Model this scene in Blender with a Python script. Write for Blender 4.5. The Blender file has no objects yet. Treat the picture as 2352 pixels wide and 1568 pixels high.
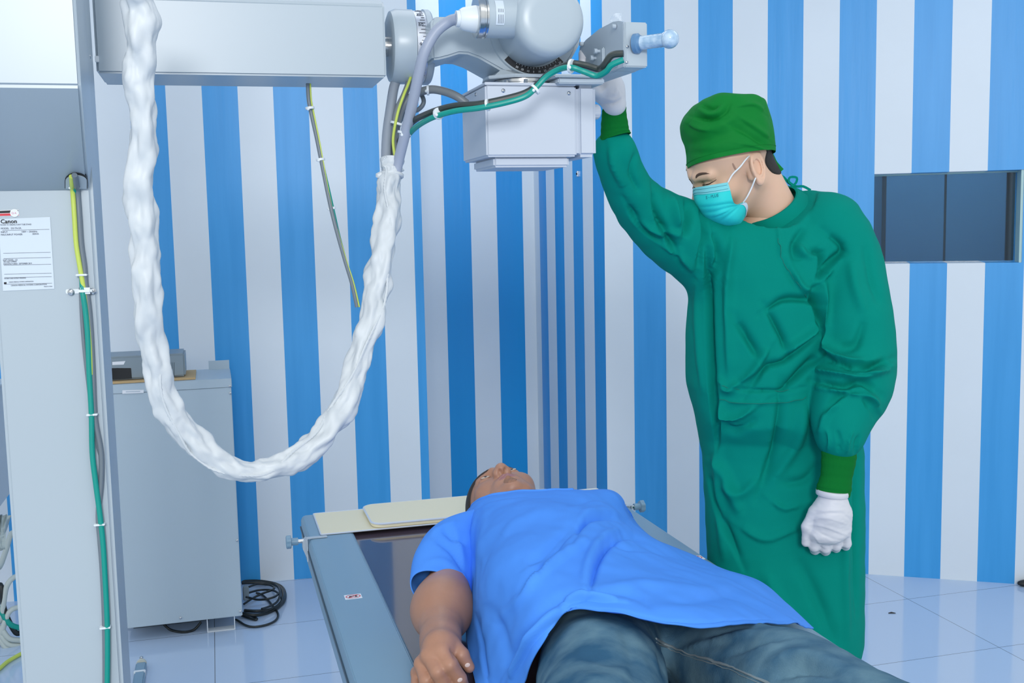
import bpy, bmesh, math, random
import numpy as np
from mathutils import Vector, Matrix, noise
random.seed(4); np.random.seed(4)
SC = bpy.context.scene
COL = SC.collection
# ------------------------------------------------------------------ camera, world, lamps, exposure
CAMZ = 1.44
PITCH = math.radians(6.2); ROLL = math.radians(-1.2); FPX = 2500.0
_cp, _sp = math.cos(PITCH), math.sin(PITCH)
FW = np.array([0, _cp, -_sp]); _up = np.array([0, _sp, _cp]); _rt = np.array([1., 0, 0])
RT = _rt*math.cos(ROLL) + _up*math.sin(ROLL)
UP = -_rt*math.sin(ROLL) + _up*math.cos(ROLL)
EYE = np.array([0, 0, CAMZ])
cam = bpy.data.cameras.new('camera'); camo = bpy.data.objects.new('camera', cam); COL.objects.link(camo)
cam.sensor_width = 36; cam.lens = FPX/2352*36; cam.clip_start = .02
mm = Matrix(((RT[0], UP[0], -FW[0], 0), (RT[1], UP[1], -FW[1], 0), (RT[2], UP[2], -FW[2], CAMZ), (0, 0, 0, 1)))
camo.matrix_world = mm
SC.camera = camo
SC.view_settings.view_transform = 'Standard'; SC.view_settings.look = 'None'
SC.view_settings.gamma = 1; SC.view_settings.use_curve_mapping = False
SC.view_settings.exposure = 0.0
w = bpy.data.worlds.new('world'); SC.world = w; w.use_nodes = True
w.node_tree.nodes['Background'].inputs[0].default_value = (.95, .985, 1, 1)
w.node_tree.nodes['Background'].inputs[1].default_value = .92
A = math.radians(15.3)
E1 = np.array([math.cos(A), math.sin(A), 0]); E2 = np.array([-math.sin(A), math.cos(A), 0]); EZ = np.array([0, 0, 1.])
def R(u, v, z): return E1*u + E2*v + EZ*z
def area(name, loc, tgt, sx, sy, power, color=(1, 1, 1)):
    l = bpy.data.lights.new(name, 'AREA'); l.shape = 'RECTANGLE'; l.size = sx; l.size_y = sy; l.energy = power; l.color = color
    o = bpy.data.objects.new(name, l); COL.objects.link(o); o.location = loc
    o.rotation_euler = (Vector(tgt)-Vector(loc)).to_track_quat('-Z', 'Y').to_euler(); return o
CEIL = 2.95
area('ceiling_lamp', (-.6, 2.7, CEIL-.06), (-.6, 2.7, 0), 1.3, 1.0, 7, (.97, .98, 1))
area('ceiling_lamp', (1.6, 2.7, CEIL-.06), (1.6, 2.7, 0), 1.3, 1.0, 7, (.97, .98, 1))
area('ceiling_lamp', (.5, .3, CEIL-.06), (.5, .3, 0), 1.6, 1.0, 6, (.97, .98, 1))
area('flash_fill', (.3, -3.2, 2.75), (.5, 4.2, .8), .9, .9, 122, (1, .99, .975))  # added light standing in for the camera flash, set back for even walls

# ------------------------------------------------------------------ picture-ray helpers (placing things at true depth)
def ray(x, y): return FW + RT*(x-1176)/FPX - UP*(y-784)/FPX
def P(x, y, Y):
    d = ray(x, y); return EYE + d*(Y/d[1])
def onz(x, y, z):
    d = ray(x, y); return EYE + d*((z-CAMZ)/d[2])
def onv(x, y, v):
    d = ray(x, y); return EYE + d*((v-EYE@E2)/(d@E2))
def onu(x, y, u):
    d = ray(x, y); return EYE + d*((u-EYE@E1)/(d@E1))
def onpl(x, y, n, c):
    d = ray(x, y); return EYE + d*((c-EYE@n)/(d@n))
def projpx(V):
    v = V-EYE; wv = v@FW
    return np.stack([1176+FPX*(v@RT)/wv, 784-FPX*(v@UP)/wv], 1)

# ------------------------------------------------------------------ materials
def lin(c):
    return tuple((x/255/12.92 if x/255 <= .04045 else ((x/255+.055)/1.055)**2.4) for x in c)
MATS = {}
def mat(name, rgb, rough=.5, metal=0, spec=.5, bump=0, bscale=60, sss=0, alpha=1, trans=0, vary=0, vscale=6, coat=0, stretch=None, rgb2=None):
    if name in MATS: return MATS[name]
    m = bpy.data.materials.new(name); m.use_nodes = True; nt = m.node_tree; b = nt.nodes['Principled BSDF']
    c = lin(rgb)+(1,)
    b.inputs['Base Color'].default_value = c; b.inputs['Roughness'].default_value = rough; b.inputs['Metallic'].default_value = metal
    b.inputs['Specular IOR Level'].default_value = spec
    if sss:
        b.inputs['Subsurface Weight'].default_value = sss; b.inputs['Subsurface Radius'].default_value = (.012, .005, .003); b.inputs['Subsurface Scale'].default_value = 1
    if coat: b.inputs['Coat Weight'].default_value = coat; b.inputs['Coat Roughness'].default_value = .05
    if trans: b.inputs['Transmission Weight'].default_value = trans
    if alpha < 1: b.inputs['Alpha'].default_value = alpha
    if bump or vary:
        tc = nt.nodes.new('ShaderNodeTexCoord'); mp = nt.nodes.new('ShaderNodeMapping')
        nt.links.new(tc.outputs['Object'], mp.inputs[0])
        if stretch: mp.inputs['Scale'].default_value = stretch
    if vary:
        n = nt.nodes.new('ShaderNodeTexNoise'); n.inputs['Scale'].default_value = vscale; n.inputs['Detail'].default_value = 5
        nt.links.new(mp.outputs[0], n.inputs['Vector'])
        mx = nt.nodes.new('ShaderNodeMix'); mx.data_type = 'RGBA'
        mr = nt.nodes.new('ShaderNodeMapRange'); mr.inputs[1].default_value = .35; mr.inputs[2].default_value = .65
        nt.links.new(n.outputs['Fac'], mr.inputs[0]); nt.links.new(mr.outputs[0], mx.inputs[0])
        c2 = lin(rgb2)+(1,) if rgb2 else tuple(x*(1-vary) for x in c[:3])+(1,)
        mx.inputs[6].default_value = c; mx.inputs[7].default_value = c2
        nt.links.new(mx.outputs[2], b.inputs['Base Color'])
    if bump:
        n = nt.nodes.new('ShaderNodeTexNoise'); n.inputs['Scale'].default_value = bscale; n.inputs['Detail'].default_value = 3
        nt.links.new(mp.outputs[0], n.inputs['Vector'])
        bp = nt.nodes.new('ShaderNodeBump'); bp.inputs['Strength'].default_value = bump; bp.inputs['Distance'].default_value = .002
        nt.links.new(n.outputs['Fac'], bp.inputs['Height']); nt.links.new(bp.outputs[0], b.inputs['Normal'])
    MATS[name] = m; return m
M_white = mat('white wall paint', (222, 232, 240), .45, bump=.15, bscale=9, vary=.04, vscale=2)
M_blue = mat('blue wall paint', (62, 160, 226), .4, bump=.35, bscale=40, stretch=(1, 1, .06), vary=1, vscale=26, rgb2=(54, 154, 220))
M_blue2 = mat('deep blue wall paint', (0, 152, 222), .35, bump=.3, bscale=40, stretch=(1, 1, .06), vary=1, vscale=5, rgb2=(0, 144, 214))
M_mach = mat('white enamel', (174, 188, 198), .32, spec=.5)
M_coll = mat('satin white enamel', (194, 203, 216), .38)
M_machgrey = mat('pale grey enamel', (178, 192, 204), .4)
M_cab = mat('grey cabinet enamel', (176, 194, 206), .45, bump=.1, bscale=200)
M_steel = mat('polished steel', (205, 208, 210), .22, 1)
M_screw = mat('screw steel', (190, 195, 200), .25, 1)
M_rail = mat('blue grey table enamel', (122, 156, 180), .35)
M_raild = mat('dark table enamel', (60, 78, 92), .4)
M_glass_top = mat('smoked tabletop panel', (72, 62, 76), .08, spec=.6, coat=.3)
M_cream = mat('cream vinyl', (228, 222, 194), .55, bump=.2, bscale=120)
M_piping = mat('pale blue piping', (196, 208, 226), .5)
M_black = mat('black plastic', (22, 24, 26), .5)
M_ink = mat('dark print', (50, 62, 80), .6)
M_inkb = mat('black print', (26, 28, 32), .6)
M_label = mat('pale label film', (206, 219, 232), .35)
M_paper = mat('white sticker', (232, 236, 242), .5)
M_red = mat('red print', (214, 40, 60), .5)
M_teal = mat('teal cable', (0, 148, 136), .4)
M_ygreen = mat('yellow green cable', (196, 214, 96), .4)
M_greyc = mat('grey cable', (112, 124, 134), .4)
M_greyh = mat('grey hose', (158, 168, 188), .42)
M_greyd = mat('dark grey hose', (120, 128, 134), .42)
M_blk = mat('black cable', (26, 34, 36), .4)
M_tie = mat('white nylon', (226, 234, 240), .35)
M_sleeve = mat('white vinyl sleeve', (206, 213, 218), .48, bump=.12, bscale=50)
M_card = mat('cardboard', (196, 168, 124), .8)
M_ups = mat('grey device casing', (132, 148, 158), .4)
M_skinD = mat('fair skin', (226, 186, 160), .5, sss=.12, bump=.05, bscale=300, vary=.05, vscale=14)
M_skinP = mat('tan skin', (178, 132, 108), .45, sss=.1, bump=.15, bscale=160, vary=.12, vscale=16)
M_hair = mat('black hair', (34, 27, 26), .6, bump=.6, bscale=260)
M_brow = mat('eyebrow hair', (84, 64, 54), .8)
M_gown = mat('teal green surgical cotton', (0, 132, 118), .85, spec=.08, bump=.08, bscale=400)
M_cap = mat('bright green cotton', (2, 122, 46), .75, spec=.2, bump=.08, bscale=400)
M_cuff = mat('green ribbed knit', (2, 108, 42), .85, spec=.15, bump=.3, bscale=300, stretch=(1, 1, .12))
M_glove = mat('white latex', (212, 214, 220), .5, bump=.1, bscale=60)
M_mask = mat('aqua nonwoven', (30, 208, 208), .7, bump=.08, bscale=500)
M_maskl = mat('pale aqua nonwoven', (120, 208, 218), .7)
M_scrub = mat('bright blue cotton', (78, 148, 244), .75, spec=.2, bump=.08, bscale=400)
M_denim = mat('washed denim', (50, 90, 120), .85, spec=.1, bump=.35, bscale=500, vary=1, vscale=13, rgb2=(96, 130, 148), stretch=(1, 1.6, 1))
M_seam = mat('denim seam', (124, 140, 148), .9)
M_pass = mat('dark screen', (14, 18, 22), .15)
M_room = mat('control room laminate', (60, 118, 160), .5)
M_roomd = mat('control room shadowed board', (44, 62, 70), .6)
M_ceil = mat('white ceiling paint', (226, 230, 234), .7)
M_grip = mat('blue grip plastic', (92, 136, 178), .35)
M_wrap = mat('wrapped blue plastic', (140, 176, 208), .15, bump=1, bscale=70, vary=1, vscale=50, rgb2=(190, 214, 234), coat=.6)
M_eye = mat('eye white', (216, 208, 200), .15)
M_iris = mat('dark iris', (34, 22, 18), .1)
M_lip = mat('lip skin', (158, 112, 112), .45)
M_nail = mat('finger nail', (224, 200, 188), .3)
M_shoe = mat('black shoe leather', (28, 28, 30), .4)

# ------------------------------------------------------------------ mesh helpers
def rootloc(o):
    v = np.zeros(3)
    while o is not None:
        v += np.array(o.location); o = o.parent
    return v
def link(name, me, m, parent=None, smooth=True, ang=35):
    o = bpy.data.objects.new(name, me); COL.objects.link(o)
    if m is not None:
        for q in (m if isinstance(m, (list, tuple)) else [m]): me.materials.append(q)
    if smooth:
        me.polygons.foreach_set('use_smooth', [True]*len(me.polygons))
        if ang: me.set_sharp_from_angle(angle=math.radians(ang))
    n = len(me.vertices); co = np.empty(n*3); me.vertices.foreach_get('co', co); co = co.reshape(-1, 3)
    if parent is not None:
        off = rootloc(parent); o.parent = parent
    else:
        off = np.array([(co[:, 0].min()+co[:, 0].max())/2, (co[:, 1].min()+co[:, 1].max())/2, co[:, 2].min()])
        o.location = off
    co = co-off; me.vertices.foreach_set('co', co.ravel()); me.update()
    return o
def thing(name, loc, label, cat, group=None):
    o = bpy.data.objects.new(name, None); COL.objects.link(o); o.location = loc; o.empty_display_size = .05
    o['label'] = label; o['category'] = cat
    if group: o['group'] = group
    return o
def tag(o, label=None, cat=None, group=None, kind=None):
    if label: o['label'] = label
    if cat: o['category'] = cat
    if group: o['group'] = group
    if kind: o['kind'] = kind
    return o
class B:
    """collects shapes into one mesh"""
    def __init__(s): s.v = []; s.f = []; s.mi = []
    def add(s, v, f, mi=0):
        n = len(s.v); s.v += [tuple(map(float, x)) for x in v]; s.f += [[i+n for i in q] for q in f]; s.mi += [mi]*len(f); return s
    def prism(s, poly, d, mi=0):
        n = len(poly); d = np.array(d); poly = [np.array(p) for p in poly]
        v = poly+[p+d for p in poly]
        f = [list(range(n))[::-1], list(range(n, 2*n))]+[[i, (i+1) % n, n+(i+1) % n, n+i] for i in range(n)]
        return s.add(v, f, mi)
    def box(s, u0, u1, v0, v1, z0, z1, mi=0):
        return s.prism([R(u0, v0, z0), R(u1, v0, z0), R(u1, v1, z0), R(u0, v1, z0)], (0, 0, z1-z0), mi)
    def tube(s, pts, r, seg=12, cap=True, mi=0, fn=None, closed=False):
        pts = [np.array(p, float) for p in pts]; n = len(pts)
        if not hasattr(r, '__len__'): r = [r]*n
        T = []
        for i in range(n):
            a = pts[max(i-1, 0)] if not closed else pts[i-1]; b = pts[min(i+1, n-1)] if not closed else pts[(i+1) % n]
            t = b-a; T.append(t/(np.linalg.norm(t)+1e-12))
        up = np.array([0, 0, 1.]) if abs(T[0][2]) < .9 else np.array([1., 0, 0])
        nx = np.cross(up, T[0]); nx /= np.linalg.norm(nx); V = []
        for i in range(n):
            nx = nx-T[i]*(nx@T[i]); nx /= np.linalg.norm(nx); ny = np.cross(T[i], nx)
            for k in range(seg):
                a = 2*math.pi*k/seg; rr = r[i]*(fn(i/(n-1), a) if fn else 1)
                V.append(pts[i]+rr*(math.cos(a)*nx+math.sin(a)*ny))
        F = []
        for i in range(n-1 if not closed else n):
            j = (i+1) % n
            for k in range(seg): F.append([i*seg+k, i*seg+(k+1) % seg, j*seg+(k+1) % seg, j*seg+k])
        if cap and not closed: F += [list(range(seg))[::-1], [(n-1)*seg+k for k in range(seg)]]
        return s.add(V, F, mi)
    def lathe(s, p, d, prof, seg=32, mi=0, cap=True):
        """prof: (distance along d, radius)"""
        d = np.array(d, float); d /= np.linalg.norm(d); return s._ring([np.array(p)+d*a for a, _ in prof], [b for _, b in prof], d, seg, mi, cap)
    def _ring(s, pts, rs, d, seg, mi, cap):
        up = np.array([0, 0, 1.]) if abs(d[2]) < .9 else np.array([1., 0, 0])
        nx = np.cross(up, d); nx /= np.linalg.norm(nx); ny = np.cross(d, nx); V = []
        for p, r in zip(pts, rs):
            for k in range(seg):
                a = 2*math.pi*k/seg; V.append(p+r*(math.cos(a)*nx+math.sin(a)*ny))
        F = []
        for i in range(len(pts)-1):
            for k in range(seg): F.append([i*seg+k, i*seg+(k+1) % seg, (i+1)*seg+(k+1) % seg, (i+1)*seg+k])
        if cap: F += [list(range(seg))[::-1], [(len(pts)-1)*seg+k for k in range(seg)]]
        return s.add(V, F, mi)
    def ball(s, c, r, seg=16, rings=10, mi=0):
        c = np.array(c); r = np.array(r if hasattr(r, '__len__') else (r,)*3); V = [c+r*(0, 0, 1)]
        for i in range(1, rings):
            t = math.pi*i/rings
            for k in range(seg): a = 2*math.pi*k/seg; V.append(c+r*(math.sin(t)*math.cos(a), math.sin(t)*math.sin(a), math.cos(t)))
        V.append(c-r*(0, 0, 1)); F = [[0, 1+k, 1+(k+1) % seg] for k in range(seg)]
        for i in range(rings-2):
            for k in range(seg): F.append([1+i*seg+k, 1+(i+1)*seg+k, 1+(i+1)*seg+(k+1) % seg, 1+i*seg+(k+1) % seg])
        L = len(V)-1; b = 1+(rings-2)*seg; F += [[L, b+(k+1) % seg, b+k] for k in range(seg)]
        return s.add(V, F, mi)
    def grid(s, G, mi=0, thick=0):
        """G: (n,m,3) array"""
        n, m = G.shape[:2]; V = G.reshape(-1, 3); F = [[i*m+j, i*m+j+1, (i+1)*m+j+1, (i+1)*m+j] for i in range(n-1) for j in range(m-1)]
        return s.add(V, F, mi)
    def mesh(s, bevel=0, bseg=2, name='m', ang=30):
        me = bpy.data.meshes.new(name); me.from_pydata(s.v, [], s.f)
        me.polygons.foreach_set('material_index', s.mi)
        bm = bmesh.new(); bm.from_mesh(me); bmesh.ops.recalc_face_normals(bm, faces=bm.faces)
        if bevel:
            es = [e for e in bm.edges if len(e.link_faces) == 2 and e.calc_face_angle(0) > math.radians(ang)]
            bmesh.ops.bevel(bm, geom=es, offset=bevel, offset_type='OFFSET', segments=bseg, affect='EDGES', clamp_overlap=True)
        bm.to_mesh(me); bm.free(); return me
    def make(s, name, m, parent=None, bevel=0, bseg=2, smooth=True, ang=35):
        return link(name, s.mesh(bevel, bseg, name), m, parent, smooth, ang)
def cr(pts, n):
    """Catmull-Rom through points -> n samples"""
    p = np.array(pts, float); k = len(p); t = np.linspace(0, k-1, n); out = []
    for x in t:
        i = min(int(x), k-2); f = x-i
        a, b, c, d = p[max(i-1, 0)], p[i], p[i+1], p[min(i+2, k-1)]
        out.append(.5*((2*b)+(-a+c)*f+(2*a-5*b+4*c-d)*f*f+(-a+3*b-3*c+d)*f**3))
    return np.array(out)
def text(s, p, xd, yd, size, m, parent, name='lettering', extrude=.0003, align='LEFT', label=None, sx=1):
    c = bpy.data.curves.new('t', 'FONT'); c.body = s; c.size = size; c.extrude = extrude; c.align_x = align; c.resolution_u = 2
    o = bpy.data.objects.new('t', c); COL.objects.link(o); dg = bpy.context.evaluated_depsgraph_get(); dg.update()
    me = bpy.data.meshes.new_from_object(o.evaluated_get(dg)); bpy.data.objects.remove(o)
    xd = np.array(xd, float); yd = np.array(yd, float); xd /= np.linalg.norm(xd); yd /= np.linalg.norm(yd); zd = np.cross(xd, yd)
    n = len(me.vertices); co = np.empty(n*3); me.vertices.foreach_get('co', co); co = co.reshape(-1, 3)
    co = np.array(p)+np.outer(co[:, 0]*sx, xd)+np.outer(co[:, 1], yd)+np.outer(co[:, 2], zd)
    me.vertices.foreach_set('co', co.ravel()); me.update(); me.materials.clear()
    q = link(name, me, m, parent, smooth=False)
    if label: q['label'] = label
    return q
def screw(p, n, r, parent, name='screw', m=None):
    n = np.array(n, float); n /= np.linalg.norm(n)
    return B().lathe(np.array(p)-n*.001, n, [(0, r), (.0012, r), (.0022, r*.75), (.0026, r*.35), (.0016, r*.2)], 12).make(name, m or M_screw, parent)
def tie(pts_c, t, r, parent, m=None, label=None):
    """cable tie: a ring round a bundle"""
    t = np.array(t, float); t /= np.linalg.norm(t)
    b = B().lathe(np.array(pts_c)-t*.002, t, [(0, r*.98), (0, r*1.1), (.004, r*1.1), (.004, r*.98)], 16)
    b.ball(np.array(pts_c)+np.array([-.3, -.9, -.3])*r, .003, 8, 6)
    return b.make('cable_tie', m or M_tie, parent)

# ------------------------------------------------------------------ signed-distance modelling (organic shapes)
def sd_cap(X, a, b, r0, r1=None):
    if r1 is None: r1 = r0
    a = np.array(a, float); b = np.array(b, float); d = b-a; L = d@d
    t = np.clip(((X-a)@d)/(L+1e-12), 0, 1)
    return np.linalg.norm(X-a-t[..., None]*d, axis=-1)-(r0+(r1-r0)*t)
def sd_ell(X, c, r, rot=None):
    q = X-np.array(c, float)
    if rot is not None: q = q@np.array(rot)
    r = np.array(r, float); k0 = np.linalg.norm(q/r, axis=-1); k1 = np.linalg.norm(q/(r*r), axis=-1)
    return k0*(k0-1)/(k1+1e-9)
def smin(a, b, k):
    h = np.clip(.5+.5*(b-a)/k, 0, 1); return b*(1-h)+a*h-k*h*(1-h)
def smax(a, b, k): return -smin(-a, -b, k)
def snet(fn, lo, hi, h):
    """surface nets: mesh the zero level of fn on a grid"""
    lo = np.array(lo, float); hi = np.array(hi, float); n = np.ceil((hi-lo)/h).astype(int)+1
    ax = [lo[i]+h*np.arange(n[i]) for i in range(3)]
    D = np.empty(n, np.float32)
    for i in range(0, n[0], 24):
        X = np.stack(np.meshgrid(ax[0][i:i+24], ax[1], ax[2], indexing='ij'), -1); D[i:i+24] = fn(X)
    S = D < 0
    acc = np.zeros(tuple(n-1)+(3,), np.float32); cnt = np.zeros(tuple(n-1), np.float32)
    offs = [(i, j, k) for i in (0, 1) for j in (0, 1) for k in (0, 1)]
    def sub(Aa, o): return Aa[o[0]:n[0]-1+o[0], o[1]:n[1]-1+o[1], o[2]:n[2]-1+o[2]]
    for a in range(3):
        for o in offs:
            if o[a]: continue
            o2 = list(o); o2[a] = 1; d0 = sub(D, o); d1 = sub(D, o2); c = (d0 < 0) != (d1 < 0)
            t = np.where(c, d0/(d0-d1+1e-12), 0)
            for b in range(3): acc[..., b] += np.where(c, (t if b == a else o[b]), 0)
            cnt += c
    act = cnt > 0; idx = -np.ones(cnt.shape, int); idx[act] = np.arange(act.sum())
    cells = np.argwhere(act); V = lo+h*(cells+acc[act]/cnt[act][:, None])
    F = []
    for a in range(3):
        b, c = (a+1) % 3, (a+2) % 3
        s0 = [slice(1, -1)]*3; s0[a] = slice(0, -1); s1 = list(s0); s1[a] = slice(1, None)
        ch = S[tuple(s0)] != S[tuple(s1)]; pos = np.argwhere(ch)
        pos[:, b] += 1; pos[:, c] += 1
        inside = S[tuple(s0)][ch]
        def g(db, dc):
            q = pos.copy(); q[:, b] += db; q[:, c] += dc; return idx[q[:, 0], q[:, 1], q[:, 2]]
        q = np.stack([g(-1, -1), g(0, -1), g(0, 0), g(-1, 0)], 1)
        q[~inside] = q[~inside][:, ::-1]; F.append(q)
    F = np.concatenate(F); F = F[(F >= 0).all(1)]
    return V, F
def nmesh(V, F, name='m'):
    me = bpy.data.meshes.new(name); me.from_pydata(V.tolist(), [], F.tolist()); me.update(); return me
def vnormals(V, F):
    N = np.zeros_like(V); a = V[F[:, 2]]-V[F[:, 0]]; b = V[F[:, 3]]-V[F[:, 1]]; c = np.cross(a, b)
    for k in range(4): np.add.at(N, F[:, k], c)
    return N/(np.linalg.norm(N, axis=1, keepdims=True)+1e-12)
def relax(V, F, it=2, lam=.5):
    n = len(V); e = np.concatenate([F[:, [0, 1]], F[:, [1, 2]], F[:, [2, 3]], F[:, [3, 0]]])
    deg = np.bincount(e[:, 0], minlength=n)+1e-9
    for _ in range(it):
        s = np.stack([np.bincount(e[:, 0], V[e[:, 1], k], minlength=n) for k in range(3)], 1)
        V = V+(s/deg[:, None]-V)*lam
    return V
def folds(V, N, FL, facing=True):
    """press creases and ridges into a cloth surface: each (picture points, half width px, height m[, sharp])"""
    px = projpx(V); wf = np.ones(len(V))
    if facing:
        vd = V-EYE; vd /= np.linalg.norm(vd, axis=1, keepdims=True); wf = np.clip(-(N*vd).sum(1)*2.2, 0, 1)
    D = np.zeros(len(V))
    for f in FL:
        pts = cr(f[0], 12) if len(f[0]) > 2 else np.array(f[0], float); best = np.full(len(V), 1e9); tb = np.zeros(len(V)); sg = np.zeros(len(V)); K = len(pts)-1
        lo = pts.min(0)-4*f[1]; hi = pts.max(0)+4*f[1]; sel = np.where(((px > lo) & (px < hi)).all(1))[0]
        if len(sel) == 0: continue
        q = px[sel]; bs = best[sel]; ts = tb[sel]; ss = sg[sel]
        for i in range(K):
            a, b = pts[i], pts[i+1]; d = b-a; L = d@d+1e-9; t = np.clip(((q-a)@d)/L, 0, 1)
            r = q-a-t[:, None]*d; ds = np.hypot(r[:, 0], r[:, 1]); m = ds < bs
            sd = (d[0]*r[:, 1]-d[1]*r[:, 0])/math.sqrt(L)
            bs = np.where(m, ds, bs); ts = np.where(m, (i+t)/K, ts); ss = np.where(m, sd, ss)
        x = ss/f[1]; end = np.clip(np.sin(np.clip(ts, .02, .98)*math.pi), 0, 1)**.6
        if len(f) > 3 and f[3] == 's':   # asymmetric fold: sharp on one side, soft on the other
            prof = np.where(x > 0, np.exp(-(x*2.2)**2), np.exp(-(x*.7)**2))*np.exp(-np.maximum(bs/f[1]-3, 0))
        else: prof = np.exp(-(bs/f[1])**2)
        D[sel] += f[2]*prof*end
    return V+N*(D*wf)[:, None]
def rumple(V, N, amp, sc, seed=0, st=(1, 1, 1)):
    o = Vector((seed*7.3, seed*3.1, seed)); s = Vector(st)
    d = np.array([noise.noise(Vector((p[0]*s.x, p[1]*s.y, p[2]*s.z))*sc+o) for p in V.tolist()])
    return V+N*(d*amp)[:, None]
# ------------------------------------------------------------------ the room
def hd(deg): a = math.radians(deg); return np.array([math.cos(a), math.sin(a), 0]), np.array([-math.sin(a), math.cos(a), 0])
def stripe_wall(name, base, t, edges, z0=0, z1=CEIL, first=0, th=.12, nrm=None, zcuts=None, hole=None, mats=None):
    """a painted wall: vertical stripes as faces of one mesh, solid behind"""
    b = B(); n = nrm if nrm is not None else np.array([-t[1], t[0], 0])
    for i in range(len(edges)-1):
        s0, s1 = edges[i], edges[i+1]; mi = (i+first) % 2
        zs = [(z0, z1)]
        if hole and s0 >= hole[0]-1e-6 and s1 <= hole[1]+1e-6: zs = [(z0, hole[2]), (hole[3], z1)]
        for a, c in zs:
            p = [base+t*s0+EZ*a, base+t*s1+EZ*a, base+t*s1+EZ*c, base+t*s0+EZ*c]
            if hole:      # solid block with reveals
                b.prism(p, n*th, mi)
            else: b.add(p, [[0, 1, 2, 3]], mi)
    if not hole:
        a, c = edges[0], edges[-1]; q = [base+t*a, base+t*c, base+t*c+EZ*z1, base+t*a+EZ*z1]; q2 = [x+n*th for x in q]
        b.add(q+q2, [[4, 5, 6, 7], [0, 4, 7, 3], [1, 2, 6, 5], [3, 7, 6, 2], [0, 1, 5, 4]], 0)
    o = b.make(name, mats or [M_white, M_blue], smooth=False); o['kind'] = 'structure'; return o
tL, nL = hd(10.4); tR, nR = hd(-16.3)
W = .1355
# left wall, plane n=4.4504, ends at s=.4545
eL = [.4545, .4195]+[.2905-W*k for k in range(0, 20)]
eL = eL[::-1]
first = 0 if (len(eL)-2) % 2 == 1 else 1     # last strip (.4195-.4545) is blue
stripe_wall('wall_left', nL*4.4504, tL, eL, first=first, th=.14)
# right wall with a window opening
sR0 = -.903
eR = [-.903, -.783]+[-.783+W*k for k in range(1, 16)]
hole = (.163, .6995, 1.252, 1.600)
eR2 = sorted(set([round(x, 4) for x in eR]+[hole[0], hole[1]]))
CR = nR*4.498
def right_wall():
    b = B(); th = .2
    for i in range(len(eR)-1):
        mi = i % 2
        cuts = [eR[i]]+[h for h in hole[:2] if eR[i]+.004 < h < eR[i+1]-.004]+[eR[i+1]]
        for s0, s1 in zip(cuts[:-1], cuts[1:]):
            m_ = (s0+s1)/2
            zs = [(0, hole[2]), (hole[3], CEIL)] if hole[0]-.002 < m_ < hole[1]+.002 else [(0, CEIL)]
            for a, c in zs: b.prism([CR+tR*s0+EZ*a, CR+tR*s1+EZ*a, CR+tR*s1+EZ*c, CR+tR*s0+EZ*c], nR*th, mi)
    o = b.make('wall_right', [M_white, M_blue], smooth=False); o['kind'] = 'structure'
right_wall()
# window
wn = thing('window_1', tuple(CR+tR*.43+nR*.12+EZ*1.252), None or 'dark leaded glass viewing window set into the striped right wall', 'window'); wn['kind'] = 'structure'
M_pane = mat('leaded glass', (34, 62, 78), .03, spec=.6, alpha=.45)
b = B(); b.prism([CR+tR*.163+nR*.10+EZ*1.252, CR+tR*.697+nR*.10+EZ*1.252, CR+tR*.697+nR*.10+EZ*1.6, CR+tR*.163+nR*.10+EZ*1.6], nR*.012); b.make('pane', M_pane, wn, smooth=False)
b = B(); M_frame = mat('pale green frame', (176, 208, 204), .4)
b.prism([CR+tR*.690+nR*.004+EZ*1.252, CR+tR*.7+nR*.004+EZ*1.252, CR+tR*.7+nR*.004+EZ*1.6, CR+tR*.690+nR*.004+EZ*1.6], nR*.1)
b.prism([CR+tR*.163+nR*.09+EZ*1.594, CR+tR*.7+nR*.09+EZ*1.594, CR+tR*.7+nR*.09+EZ*1.6, CR+tR*.163+nR*.09+EZ*1.6], nR*.01)
b.make('window_frame', M_frame, wn)
def wbox(b, s0, s1, d0, d1, z0, z1, mi=0): b.prism([CR+tR*s0+nR*d0+EZ*z0, CR+tR*s1+nR*d0+EZ*z0, CR+tR*s1+nR*d0+EZ*z1, CR+tR*s0+nR*d0+EZ*z1], nR*(d1-d0), mi); return b
# the control room behind the glass: board wall, cupboard, shelf unit
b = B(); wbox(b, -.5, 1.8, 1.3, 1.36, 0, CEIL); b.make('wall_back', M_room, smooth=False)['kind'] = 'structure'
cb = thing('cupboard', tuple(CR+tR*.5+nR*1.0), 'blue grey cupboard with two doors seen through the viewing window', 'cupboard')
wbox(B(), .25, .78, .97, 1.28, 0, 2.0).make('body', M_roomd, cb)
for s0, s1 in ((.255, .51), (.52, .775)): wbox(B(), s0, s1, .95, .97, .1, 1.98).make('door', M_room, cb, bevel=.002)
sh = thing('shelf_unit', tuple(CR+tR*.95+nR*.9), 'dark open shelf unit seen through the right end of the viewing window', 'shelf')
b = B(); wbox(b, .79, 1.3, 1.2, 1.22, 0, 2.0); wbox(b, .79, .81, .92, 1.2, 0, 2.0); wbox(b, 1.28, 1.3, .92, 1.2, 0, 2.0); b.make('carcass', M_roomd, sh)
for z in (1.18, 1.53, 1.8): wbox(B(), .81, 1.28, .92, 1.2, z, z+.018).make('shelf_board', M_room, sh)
l_ = area('control_room_fill', tuple(CR+tR*.3+nR*.5+EZ*2.6), tuple(CR+tR*.6+nR*1.0+EZ*1.2), .8, .4, 45, (1, .99, .96))  # added unseen light, brightens the furniture behind the dark glass
area('alcove_fill', (-.22, 4.75, CEIL-.05), (-.1, 4.9, 0), .5, .4, 7, (.98, .99, 1))  # added unseen light that lifts the dim alcove walls
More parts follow.
